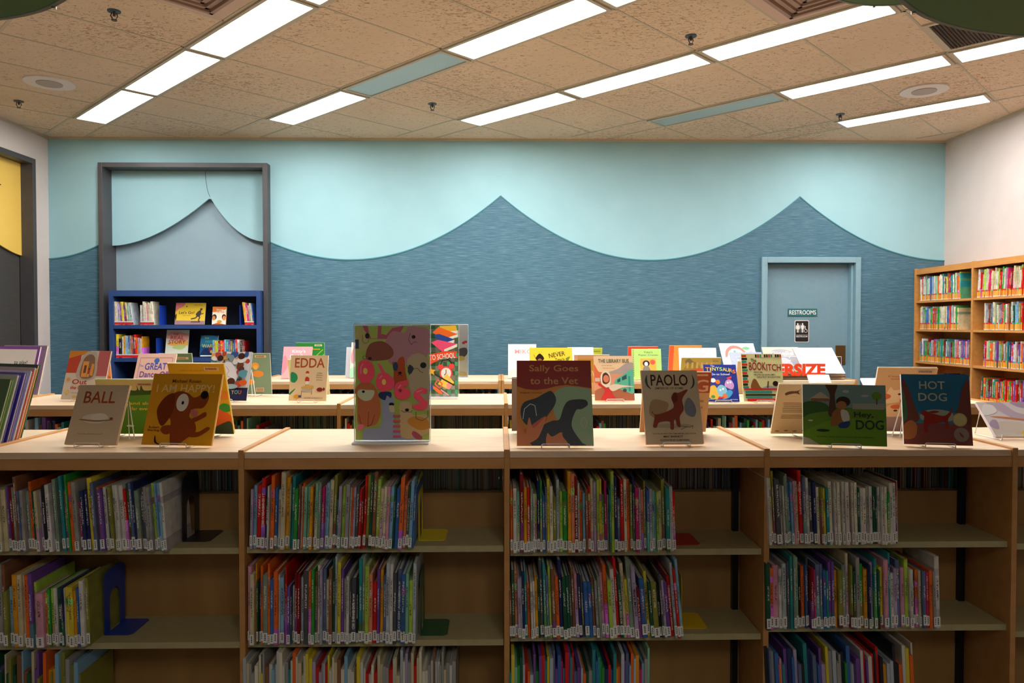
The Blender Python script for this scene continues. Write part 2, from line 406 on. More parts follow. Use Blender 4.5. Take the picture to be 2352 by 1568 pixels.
spots = [(0, 0, 1, 'white ceiling light panel in the far left corner above the grey recess frame'), (0, 1, 1, 'white ceiling light panel, middle one of the leftmost row'),
         (0, 2, 1, 'white ceiling light panel, largest of the leftmost row, cut by the top edge'), (0, 3, 1, 'white ceiling light, sliver at the top edge beside the largest left panel'),
         (1, 1, 1, 'short white ceiling light just left of the unlit blue-grey panel'), (1, 2, 0, 'unlit blue-grey ceiling light panel left of the centre'),
         (1, 3, 1, 'large white ceiling light panel at the top centre of the view'), (1, 4, 1, 'white ceiling light sliver beyond the large top centre panel'),
         (2, 2, 1, 'white ceiling light above the central wall peak, nearest the back wall'), (2, 3, 1, 'long white ceiling light panel right of the top centre, middle of its row'),
         (2, 4, 1, 'long white ceiling light panel touching the green disc at upper right'),
         (3, 3, 0, 'unlit blue-grey ceiling light panel on the right near the back wall'), (3, 4, 1, 'long white ceiling light panel right of the unlit right panel'),
         (3, 5, 1, 'white ceiling light panel at the right edge beside the dark grille'), (4, 4, 1, 'narrow white ceiling light panel above the restroom door')]
protos = {}
for k, j, on, lab in spots:
    t = make_lamp(on) if on not in protos else copy_tree(protos[on]); protos.setdefault(on, t)
    t.location = (*uv(U0 + PU * (j + .5), V0 + PU * k + .15), ZC); t.rotation_euler = (0, 0, -PI / 4); tag(t, lab, 'ceiling light', 'ceiling lights')
# added unseen panels behind the camera that light the near row's front
for k, j in ((-2, 7), (-3, 7)):
    t = copy_tree(protos[1]); t.location = (*uv(U0 + PU * (j + .5), V0 + PU * k + .15), ZC); x, y = t.location.x, t.location.y
    tag(t, 'added unseen light panel behind the camera, brightening the near row front', 'ceiling light', 'added fill lights behind the camera')
def speaker(x, y, lab):
    t = thing('ceiling_speaker', (x, y, ZC), 0, lab, 'speaker', 'ceiling speakers')
    a = MB(); a.disc(0, 0, -.010, 0, .17, M['whiteplastic'], 40); a.build('mounting_ring', t)
    a = MB(); a.disc(0, 0, -.016, -.010, .088, flat('b5aca6', .7), 32); a.build('grille', t)
speaker(-3.37, 5.66, 'round white ceiling speaker on the left side of the ceiling'); speaker(3.30, 5.72, 'round white ceiling speaker on the right side of the ceiling')
def sprinkler(x, y, lab):
    t = thing('ceiling_sprinkler', (x, y, ZC), .4, lab, 'sprinkler', 'ceiling sprinklers'); k = flat('5a5040', .4, .6)
    a = MB(); a.disc(0, 0, -.006, 0, .036, flat('4a5a66', .5), 20); a.build('flange', t)
    a = MB(); a.disc(0, 0, -.03, -.006, .008, k, 10); a.tube([(-.012, 0, -.012), (-.018, 0, -.03), (-.006, 0, -.052)], .0035, k); a.tube([(.012, 0, -.012), (.018, 0, -.03), (.006, 0, -.052)], .0035, k)
    a.disc(0, 0, -.056, -.052, .016, k, 12); a.build('sprinkler_head', t)
for x, y, l_ in [(-2.228, 4.375, 'small sprinkler head on the ceiling below the left green disc'), (-3.901, 6.135, 'small sprinkler head on the ceiling at the far left edge'),
                 (-.544, 6.145, 'small sprinkler head on the ceiling below the unlit left panel'), (1.212, 4.681, 'small sprinkler head on the ceiling above the long middle light'),
                 (2.953, 6.383, 'small sprinkler head on the ceiling beside the light over the restroom door')]: sprinkler(x, y, l_)
def diffuser(u, v, lab, dark=False):
    t = thing('ceiling_vent', (*uv(u + .2975, v + .2975), ZC), -PI / 4, lab, 'vent'); m = flat('453828', .6) if dark else flat('d6b9a6', .5)
    a = MB(); H = .285
    if dark:
        for s in range(4):
            q = [(-H, H, -H, -H + .03), (-H, H, H - .03, H), (-H, -H + .03, -H + .03, H - .03), (H - .03, H, -H + .03, H - .03)][s]; a.box(*q, -.012, 0, M['tbar'])
        a.build('vent_frame', t)
        a = MB(); a.box(-H + .03, H - .03, -H + .03, H - .03, -.004, 0, m)
        for i in range(26): x = -H + .04 + i * .0195; a.box(x, x + .005, -H + .03, H - .03, -.012, -.004, m)
        a.build('grille', t)
    else:
        a.box(-H, H, -H, H, -.008, 0, m); a.build('vent_frame', t)
        a = MB()
        for i, h in enumerate((.20, .155, .11, .065)):
            for q in [(-h, h, -h, -h + .022), (-h, h, h - .022, h), (-h, -h + .022, -h, h), (h - .022, h, -h, h)]: a.box(*q, -.03 + i * .004, -.008, flat('a88b78', .5))
        a.build('louvre', t)
diffuser(U0 + PU * 2.5, V0 - .61, 'square pinkish air vent with louvres at the top left'); diffuser(U0 + PU * 4.5, V0 + PU * 2 - .61, 'square pinkish air vent with louvres at the top right')
diffuser(U0 + PU * 5, V0 + PU * 3 - .61, 'dark brown air grille behind the big green disc at upper right', True)
# hanging green discs near the camera
def green_mat():
    m, n, l, b = new_mat('green_translucent_sheet'); b.inputs['Base Color'].default_value = hx('4c8a34'); b.inputs['Roughness'].default_value = .5
    return m
M['green'] = green_mat(); M['greenedge'] = flat('8d9a86', .4)
def pad(cx, cy, z, r, lab):
    t = thing('hanging_disc', (cx, cy, z), 0, lab, 'hanging decoration')
    a = MB(); a.disc(0, 0, 0, .012, r - .006, M['green'], 64); a.build('disc_sheet', t)
    a = MB(); pts = [(r * math.cos(2 * PI * i / 64), r * math.sin(2 * PI * i / 64), .006) for i in range(65)]; a.tube(pts, .0075, M['greenedge']); a.build('disc_rim', t)
    for i in range(3):
        a = MB(); q = 2 * PI * i / 3 + 1.1; a.tube([(r * .55 * math.cos(q), r * .55 * math.sin(q), .01), (r * .55 * math.cos(q), r * .55 * math.sin(q), ZC - z)], .0012, M['steel'], 4)
        a.build('hanging_wire', t)
    for i in range(10):
        a = MB(); q = 2 * PI * i / 10 + .35; a.disc((r + .002) * math.cos(q), (r + .002) * math.sin(q), -.004, .0, .004, M['steel'], 8)
        a.build('rim_clip', t)
pad(-1.0, .962, 2.15, .413, 'large green hanging disc with pale rim in the top left corner')
pad(1.05, .889, 2.15, .519, 'largest green hanging disc with pale rim in the top right corner')
pad(1.07, 1.84, 2.50, .25, 'smaller green hanging disc peeking over the top edge at right')

# ---------------------------------------------------------------- shelving rows
TOP = 1.153
def make_unit(x0, x1, yf, yb, left, right, shelves, label, group, centre=True, panel_top=.947, gap=0):
    """one double-faced bay between two upright panels"""
    cx = (x0 + x1) / 2; hw = (x1 - x0) / 2; d = yb - yf
    t = thing('shelving_unit', (cx, yf, 0), 0, label, 'bookshelf', group)
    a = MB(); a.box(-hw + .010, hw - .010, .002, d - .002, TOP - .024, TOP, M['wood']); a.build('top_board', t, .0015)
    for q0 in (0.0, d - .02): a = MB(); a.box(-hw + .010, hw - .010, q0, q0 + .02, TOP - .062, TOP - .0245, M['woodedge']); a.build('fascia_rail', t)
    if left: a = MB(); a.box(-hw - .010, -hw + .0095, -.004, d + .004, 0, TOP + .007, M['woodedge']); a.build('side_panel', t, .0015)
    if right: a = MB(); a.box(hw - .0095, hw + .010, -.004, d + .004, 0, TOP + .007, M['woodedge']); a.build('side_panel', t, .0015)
    a = MB(); a.box(-hw + .010, hw - .010, d * .45, d * .45 + .018, .08, panel_top, M['panelwood']); a.build('back_panel', t)
    if gap: a = MB(); a.box(hw - .045, hw - .022, d * .45 - .022, d * .45 - .001, .08, TOP - .07, flat('23262e', .3, .5)); a.build('shelf_standard', t)  # dark strip: steel standard, its colour also standing in for the shaded gap
    for z in shelves:
        a = MB(); a.box(-hw + .012, hw - .012, .015, d * .45 - .002, z - .003, z, M['shelfmetal']); a.box(-hw + .012, hw - .012, .015, .018, z - .022, z - .003, M['shelfmetal']); a.build('shelf', t)
    for z in (.62, .947) if centre else (.86,):
        a = MB(); a.box(-hw + .012, hw - .012, d * .45 + .02, d - .015, z - .022, z, M['shelfmetal']); a.build('shelf', t)
    a = MB(); a.box(-hw + .010, hw - .010, .03, d - .03, 0, .08, M['panelwood']); a.build('base', t)
    return t
R1 = [-2.775, -1.84, -.905, .030, .957, 1.852, 2.785]
SH = [(.81, .47, .14), (.81, .473, .14), (.8125, .475, .14), (.797, .489, .14), (.819, .516, .16), (.81, .49, .14)]
names = ['maple shelving unit at the far left end of the near row', 'near-row maple shelving unit under the two brown dog picture books at left', 'near-row maple shelving unit under the dogs poster',
         'near-row maple shelving unit right of the centre post with the fullest shelves', 'near-row maple shelving unit under the green and blue dog picture books', 'near-row maple shelving unit cut off at the right edge']
for i in range(6):
    make_unit(R1[i], R1[i + 1], 2.612, 3.19, True, i == 5, SH[i], names[i], 'near row shelving units', True, .947, .04 if i in (3, 4) else 0)
R2 = [-3.80, -2.868, -1.83, -.895, .043, .97, 1.90, 2.83]
lab2 = ['at the far left of the middle row below the leaning oversized books', 'of the middle row behind the book with a doorway cover', 'of the middle row behind the yellow dog book', 'of the middle row behind the dogs poster, left of centre post',
        'of the middle row right of the centre post', 'of the middle row below the blue dinosaur book', 'at the right end of the middle row']
for i in range(7):
    make_unit(R2[i], R2[i + 1], 4.155, 4.81, True, i == 6, (.83,), 'maple shelving unit ' + lab2[i], 'middle row shelving units', False, .80)
R3 = [-1.95, -.92, .010, .034, .97, 1.91, 2.87]
lab3 = ['at the left end of the far row by the blue bookcase', 'of the far row behind the dogs poster', None, 'of the far row behind the maroon dog book', 'of the far row behind the brown dachshund book', 'at the right end of the far row below the oversize sign']
for i in (0, 1, 3, 4, 5):
    make_unit(R3[i], R3[i + 1], 5.875, 6.60, True, i in (1, 5), (.83,), 'maple shelving unit ' + lab3[i], 'far row shelving units', False, .80)

# corner bookcase on the right wall
def corner_case(y0, y1, first, last, label):
    t = thing('corner_bookcase', (4.13, (y0 + y1) / 2, 0), 0, label, 'bookcase', 'tall bookcases on the right wall'); h = (y1 - y0) / 2
    for sgn, on in ((1, True), (-1, last)):
        if on: a = MB(); a.box(-.004, .295, sgn * h - .012, sgn * h + .012, 0, 2.155, M['oak']); a.build('side_panel', t, .001)
    a = MB(); a.box(0, .02, -h + .0125, h - .0125, 2.095, 2.150, M['oak']); a.box(.02, .295, -h + .0125, h - .0125, 2.13, 2.150, M['oak']); a.build('top_board', t)
    a = MB(); a.box(.283, .295, -h + .0125, h - .0125, .05, 2.128, M['oak']); a.build('back_panel', t)
    for z in (1.835, 1.557, 1.245, .93, .60, .28):
        a = MB(); a.box(.002, .28, -h + .0125, h - .0125, z - .020, z, M['oak']); a.build('shelf', t)
    a = MB(); a.box(.02, .282, -h + .0125, h - .0125, 0, .08, M['oak']); a.build('base', t)
CY = [7.272, 6.385, 5.49, 4.60]
corner_case(CY[1], CY[0], 1, 0, 'tall honey-coloured bookcase in the far right corner beside the restroom door')
corner_case(CY[2], CY[1], 0, 0, 'tall honey-coloured bookcase on the right wall, nearer than the corner one')
corner_case(CY[3], CY[2], 0, 1, 'tall honey-coloured bookcase on the right wall, mostly outside the frame')

# blue bookcase inside the recess
t = thing('blue_bookcase', (-3.0, 7.14, 0), 0, 'dark blue bookcase standing in the charcoal framed recess', 'bookcase')
BX0, BX1 = -3.72, -2.28
a = MB(); a.box(BX0 + 3, BX0 + 3.04, 0, .30, 0, 1.93, M['bluepaint']); a.build('side_panel', t, .001)
a = MB(); a.box(BX1 + 3 - .04, BX1 + 3, 0, .30, 0, 1.93, M['bluepaint']); a.build('side_panel', t, .001)
a = MB(); a.box(BX0 + 3.0402, BX1 + 2.9598, 0, .30, 1.875, 1.93, M['bluepaint']); a.build('top_board', t)
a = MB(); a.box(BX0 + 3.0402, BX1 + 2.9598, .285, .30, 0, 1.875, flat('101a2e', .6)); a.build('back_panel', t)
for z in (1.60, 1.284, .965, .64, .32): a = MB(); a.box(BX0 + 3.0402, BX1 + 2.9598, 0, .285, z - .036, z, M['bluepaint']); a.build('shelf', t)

# ---------------------------------------------------------------- shelved books
PAL = {'W': ('d8d6cc', 'off-white'), 'L': ('b9a9c8', 'lavender'), 'B': ('3d6fb5', 'blue'), 'N': ('2b3566', 'navy'), 'S': ('86b8d8', 'pale blue'), 'T': ('2f9396', 'teal'),
       'D': ('255a42', 'dark green'), 'G': ('35a03c', 'bright green'), 'M': ('8cc7a8', 'mint'), 'Y': ('e6d23c', 'yellow'), 'A': ('e9a222', 'amber'), 'O': ('f0702a', 'orange'),
       'R': ('d8261f', 'red'), 'X': ('8a1c1e', 'dark red'), 'K': ('2a2a30', 'black'), 'C': ('55575c', 'charcoal'), 'E': ('a2a19c', 'grey'), 'F': ('d6c9a0', 'beige'),
       'U': ('8f6042', 'brown'), 'P': ('7a4fa3', 'purple'), 'I': ('dd9bb0', 'pink'), 'J': ('cc2f70', 'magenta'), 'V': ('8f8e3c', 'olive'), 'H': ('b4d452', 'lime'),
       'Q': ('66759a', 'slate blue'), 'Z': ('ece6ca', 'cream'), 'a': ('e8906c', 'salmon'), 's': ('b9c4cc', 'silver'), 'g': ('869a86', 'grey-green')}
ORD = ('zeroth first second third fourth fifth sixth seventh eighth ninth tenth eleventh twelfth thirteenth fourteenth fifteenth sixteenth seventeenth eighteenth nineteenth '
       'twentieth').split()
TENS = {2: 'twenty', 3: 'thirty', 4: 'forty', 5: 'fifty', 6: 'sixty'}
def ordn(i):
    if i <= 20: return ORD[i]
    return {30: 'thirtieth', 40: 'fortieth', 50: 'fiftieth', 60: 'sixtieth'}.get(i) or TENS[i // 10] + '-' + ORD[i % 10]
def book_parts(t, w_, h_, d_, col, style, rnd):
    """cover with rounded spine at y=0 (front), page block inside, spine label"""
    b = min(.0024, w_ * .22); hw = w_ / 2
    a = MB()
    a.prism([(-hw, d_), (-hw, .003), (-hw * .55, 0), (hw * .55, 0), (hw, .003), (hw, d_), (hw - b, d_), (hw - b, .006), (-hw + b, .006), (-hw + b, d_)], 0, h_, M['book'])
    c = a.build('cover', t); c.color = (*hx(PAL[col][0])[:3], 1)
    a = MB(); a.box(-hw + b, hw - b, .0062, d_ - .004, .003, h_ - .004, M['page']); a.build('page_block', t)
    if style == 'label':
        a = MB(); z0 = rnd.uniform(.001, .012); lh = rnd.uniform(.032, .038)
        a.box(-hw * .98, hw * .98, -.0008, .0004, z0, z0 + lh, M['label'])
        for q in range(4): a.box(-hw * .28, hw * .3, -.0012, -.0008, z0 + .008 + q * .006, z0 + .0115 + q * .006, M['ink'])
        a.build('spine_label', c)
    elif style == 'reader':
        a = MB(); c1 = rnd.choice(['d8261f', 'd8261f', 'e23a20', '6fd040', '3fa7c8']); c2 = rnd.choice(['f2a12c', 'f2a12c', 'efb24a', 'e98f20'])
        a.box(-hw * .98, hw * .98, -.0008, .0004, .003, .008, flat('f1ede0')); a.box(-hw * .98, hw * .98, -.0008, .0004, .0081, .050, flat(c2)); a.box(-hw * .98, hw * .98, -.0008, .0004, .0501, .062, flat(c1))
        a.build('spine_label', c)
    elif style == 'red':
        a = MB(); a.box(-hw * .98, hw * .98, -.0008, .0004, .004, .026, flat('d8201c')); a.box(-hw * .98, hw * .98, -.0008, .0004, .0261, .036, flat('d5dce2')); a.build('spine_label', c)
def crop(s, xo, yo, txt):
    out = []
    for tok in txt.split():
        x, y, c = tok.split(',')
        out.append((float(x) / s + xo, float(y) / s + yo, c))
    return out
rb = random.Random(5)
def near_shelf(items, xend, z, lean0, lean1, where, titles={}):
    n = len(items)
    k = .001529
    for i, (px, py, c) in enumerate(items):
        nx = items[i + 1][0] if i + 1 < n else xend
        x0 = (px - 1145) * k; x1 = (nx - 1145) * k
        wd = max(.0045, x1 - x0 - .0006)
        if wd > .026 and where != 'x': wd = .024 if wd > .03 else wd
        yf = 2.60 + rb.uniform(-.012, .012)
        h = min(1.6 - (py - 746) * (yf / 1700), 1.084) - z
        h = min(max(h, .17), 1.088 - z if z > .7 else .318)
        ln = lean0 + (lean1 - lean0) * i / max(1, n - 1)
        nm = PAL[c][1]
        size = 'thick ' if wd > .015 else ('slim ' if wd < .007 else '')
        t = thing('picture_book', (x0 + wd / 2, yf, z), 0, '%s%s book, %s from the left, %s' % (size, nm, ordn(i + 1), where), 'book', 'picture books standing on the near row shelves')
        t.rotation_euler = (0, RX(ln), 0)
        d = rb.uniform(.20, .24)
        book_parts(t, wd, h, d, c, 'label' if (wd > .006 and rb.random() < .88) else None, rb)
        if i in titles:
            s, col, zc, hh = titles[i]
            vs, fs, a = text_mesh(s, .012)
            m_ = MB(); m_.add([(-v[1] * wd * .62, -.0012, h * zc - v[0] * hh * h) for v in vs], fs, flat(col)); m_.build('spine_title', t)
        elif c in 'x': pass
A = crop(7.127, 560, 1070, '85,380,L 130,310,S 185,310,R 265,200,R 330,330,N 375,330,W 405,300,F 430,155,O 487,350,B 530,385,W 590,90,F 665,180,A 730,290,g 755,160,T 810,380,G 870,300,U 905,330,Z 925,280,O 960,340,M 1010,340,M 1060,345,A 1110,300,U 1145,280,M 1195,260,g 1240,340,J 1290,320,L 1320,280,S 1370,230,F 1430,150,V 1480,560,T')
A += crop(7.127, 770, 1070, '20,330,L 70,330,H 135,300,E 200,350,W 225,360,O 260,350,L 300,330,C 350,380,R 400,380,X 430,165,R 475,150,V 530,130,D 575,110,U 635,220,H 690,370,F 755,340,Z 805,340,I 860,340,S 920,300,D 950,370,B 1020,195,O 1085,330,a 1140,330,D 1180,240,S 1240,360,B')
near_shelf(A, 770 + 1275 / 7.127, .8125, 1.5, 3.2, 'upper shelf left of the centre post', {3: ('THE READY SET', 'f3dede', .55, .5), 43: ('BULL & MY LITTLE BOOK', 'f0eedd', .6, .6), 45: ('NOW A MINUTE', 'e7f0c8', .45, .4)})
A = crop(6.533, 560, 1270, '30,200,I 85,325,F 150,150,A 175,430,D 205,420,N 235,190,O 275,330,g 350,160,O 385,400,B 440,290,O 500,330,W 520,370,S 590,340,X 605,210,R 630,520,P 680,500,N 705,500,W 740,300,X 785,320,X 830,370,s 880,280,C 960,285,O 1000,260,G 1045,280,U 1075,190,Z 1122,250,L 1165,240,Q 1215,410,F 1265,250,U 1310,90,D 1345,60,s')
A += crop(6.533, 770, 1270, '12,150,Y 65,260,P 110,400,E 150,360,W 190,440,C 220,390,C 290,400,K 320,100,T 380,60,g 425,210,H 490,330,a 542,450,R 605,260,P 648,260,A 695,350,Q 745,160,s 800,180,W 850,320,C 905,260,Q 972,340,B 1035,320,M 1085,430,H 1145,170,s')
near_shelf(A, 770 + 1195 / 6.533, .475, 0.3, 1.0, 'lower shelf left of the centre post', {24: ('ROBINSON', '2f8a3a', .82, .22), 36: ('FIVE ON THE BED', 'f0f0f0', .42, .4), 41: ('ABBY', 'f5d6d6', .72, .12), 46: ('A NIGHT PLAY', '6a6a6a', .55, .4), 49: ('IGUANA, MISS YOU!', 'e8f2f4', .42, .55), 50: ('WOLF DOG PRESENT DAY', '3f5c40', .45, .65), 30: ('THE GREAT STEP', '77757d', .6, .3)})
A = crop(7.129, 1165, 1070, '55,390,O 100,380,W 160,430,M 215,150,X 275,360,A 330,365,R 385,380,g 430,470,W 465,470,H 500,260,N 545,260,G 585,500,B 630,360,Q 660,220,Y 705,350,Z 760,520,V 820,240,s 870,430,H 920,430,G 1005,110,A 1060,140,a 1120,180,X 1170,300,W 1205,410,O 1250,460,S 1295,400,U 1345,350,R 1385,220,F 1435,280,L')
A += crop(7.129, 1365, 1070, '60,240,H 105,230,Y 145,490,G 193,260,J 240,490,E 268,420,T 298,100,H 350,200,N 400,560,Q 458,240,R 515,235,Z 562,240,O 620,320,V 665,200,N 702,380,J 760,380,L 795,410,a 852,260,V 890,420,B 935,400,L 985,430,M 1025,450,S 1055,450,H 1090,430,F 1155,240,V 1210,380,T 1275,360,W 1303,360,W 1335,430,R')
near_shelf(A, 1365 + 1385 / 7.129, .797, -0.3, -1.6, 'upper shelf right of the centre post', {5: ('DINOSAUR TOOTH FAIRY', 'f6dad0', .42, .55), 21: ('LEAVE ME ALONE!', 'eee8e0', .47, .55), 44: ('NO TWO ALIKE', 'f6d4e6', .5, .5), 46: ('NORTH, SOUTH, EAST, WEST', 'f3e2d8', .4, .6), 51: ('LIGHT ON LATE', '4d5a2c', .5, .4), 57: ('PINK OR RED', 'f5d4cc', .4, .3), 39: ('AFRICAN DREAM', '6e5a48', .6, .35)})
A = crop(7.129, 1165, 1280, '45,600,U 85,240,D 135,240,a 185,380,L 240,340,W 252,260,N 300,260,T 345,460,O 400,430,W 440,420,W 480,350,A 525,400,D 560,80,C 620,120,T 665,330,Q 710,180,H 755,230,U 820,340,O 880,70,N 940,360,D 1000,340,D 1060,330,C 1100,210,U 1150,300,I 1205,300,N 1255,330,C 1300,440,B 1370,440,B 1440,380,U')
A += crop(6.817, 1365, 1280, '60,400,E 105,330,g 150,270,I 205,150,O 265,390,H 325,220,W 385,40,R 435,300,D 490,120,F 545,380,Y 592,60,g 665,180,L 728,510,X 785,370,B 870,250,Y 925,430,D 975,430,V 1060,460,K 1100,300,C 1135,400,L 1180,430,P 1245,320,R 1298,120,s 1342,220,R 1385,60,S')
near_shelf(A, 1365 + 1430 / 6.817, .489, -1.0, -5.2, 'lower shelf right of the centre post', {25: ('The Great Heavy Crow', 'e6e28a', .35, .3), 36: ('THE LAST BRIDGE HOME', 'f6dcd8', .4, .35), 40: ('BEAR MOON', '2e2c38', .5, .36), 42: ('SPINDLE', '7a6c70', .45, .3), 43: ('I AM NOT A CHAIR!', '39401e', .5, .5), 50: ("RAFA'S DOLL Part for tomorrow", 'f5dad4', .45, .7)})
A = crop(7.129, 0, 1070, '2,350,g 60,360,F 115,370,F 190,310,P 230,320,X 290,330,g 345,160,U 395,390,Q 440,380,E 490,390,g 545,240,O 590,390,D 625,390,F 670,400,F 720,400,L 760,330,K 800,300,K 860,290,W 925,400,D 990,200,g 1040,200,T 1090,150,T 1140,400,U 1180,130,G 1215,250,O 1270,250,E 1340,560,J 1390,400,N 1450,390,N 1510,180,Y 1590,260,Q 1645,330,O 1690,370,P')
A += crop(7.129, 220, 1070, '190,330,W 240,360,C 300,330,V 350,300,W 400,300,W 450,300,W 520,370,R 570,270,D 620,260,Q 680,260,N 720,390,g 790,350,C 840,330,C 880,330,E 930,340,E 980,270,H 1020,270,S 1060,270,S 1105,270,S 1150,260,W')
near_shelf(A, 388, .81, -3.5, -4.2, 'upper shelf of the leftmost visible bay')
A = crop(5.09, 0, 1260, '2,170,E 50,170,U 90,490,V 135,430,S 180,290,A 235,290,F 290,290,F 340,300,O 385,280,P 430,380,H 460,510,I 545,500,A 572,460,G 608,450,H 650,450,W 692,450,D 745,450,N 768,450,W 785,440,Y 835,440,Y 890,480,A 925,450,B 955,370,W 1005,330,V')
near_shelf(A, 205, .473, -1.5, -2.0, 'lower shelf of the leftmost visible bay')
A = crop(6.818, 1765, 1060, '60,280,W 100,280,F 145,170,V 185,300,C 265,410,W 300,410,W 330,250,g 362,220,g 400,350,B 440,350,S 480,330,I 520,330,F 575,160,R 635,270,Q 680,280,W 730,350,C 795,350,N 850,430,Z 900,430,V 935,450,Y 980,450,T 1030,340,Z 1080,350,W 1120,350,W 1160,350,Z 1203,350,W 1245,350,W 1290,355,W 1350,370,a 1395,360,W 1432,360,Z 1480,450,D 1530,450,W 1585,450,Z 1640,420,E 1685,420,W 1740,430,D 1780,440,D 1820,430,W 1862,430,W 1902,430,Z 1945,530,G 1990,370,W 2045,370,W 2105,350,X 2140,330,W')
near_shelf(A, 2082, .819, -3.5, -1.5, 'upper shelf of the rightmost visible bay')
A = crop(5.534, 1765, 1260, '20,230,D 75,290,O 125,250,I 200,300,W 245,230,s 300,200,C 340,130,T 380,130,g 415,150,M 465,280,K 500,260,O 545,250,B 570,150,C 600,290,X 640,310,J 670,240,Q 725,240,Q 765,320,B 805,330,T 840,210,P 882,210,P 925,320,A 975,320,V 1030,250,g 1085,100,F 1125,260,V 1160,330,D 1200,160,E 1250,240,G 1300,310,A 1350,260,N 1385,220,L 1425,170,T 1465,330,D 1505,280,Y 1560,190,I 1620,100,T 1655,360,W 1700,300,L 1745,190,Q 1800,290,I 1850,180,H 1900,320,W 1945,320,D 1995,320,O 2032,330,F 2065,340,Q 2110,350,J 2150,330,O 2195,350,E 2230,150,W')
near_shelf(A, 2179, .516, -1.5, -2.0, 'lower shelf of the rightmost visible bay')

# bookends
def bookend(x, y, z, col, lab, h=.2):
    t = thing('bookend', (x, y, z), 0, lab, 'bookend', None); m = flat(col, .35)
    a = MB()     # upright plate with an arched cut-out, in the y-z plane
    D = .15; n = 14
    def rz(u, wd, hh, r):   # outer arch outline height
        return hh
    outer = [(0, 0), (0, h - .03), (.006, h - .010), (.03, h), (D - .03, h), (D - .006, h - .010), (D, h - .03), (D, 0)]
    i0, i1 = .038, D - .038
    arch = [(i0 + (i1 - i0) * (.5 - .5 * math.cos(PI * k / n)), .115 + .037 * math.sin(PI * k / n)) for k in range(n + 1)]
    poly = outer[::-1][:1] + [(i1, 0)] + arch[::-1] + [(i0, 0)] + outer[:-1]
    a.prism([(p[0], p[1]) for p in poly], 0, .0016, m, 'x'); a.build('upright_plate', t)
    a = MB(); a.prism([(0.0016, 0), (.085, .0), (.098, .012), (.098, D - .012), (.085, D), (0.0016, D)], 0.0005, .0022, m); a.build('base_plate', t)
bookend(-1.152, 2.70, .81, '22242c', 'black metal bookend on the upper shelf of the leftmost bay', .235)
bookend(-1.432, 2.69, .473, '1f3fa0', 'blue metal bookend on the lower shelf of the leftmost bay', .23)
bookend(-.292, 2.69, .8125, 'f0dc22', 'yellow metal bookend ending the upper shelf left of the centre post', .235)
bookend(-.284, 2.66, .475, '12603a', 'dark green metal bookend on the lower shelf left of the centre post', .225)
bookend(.640, 2.67, .797, 'b8141a', 'red metal bookend ending the upper shelf right of the centre post', .2)
bookend(.668, 2.67, .489, 'f0cc18', 'yellow metal bookend ending the lower shelf right of the centre post', .2)

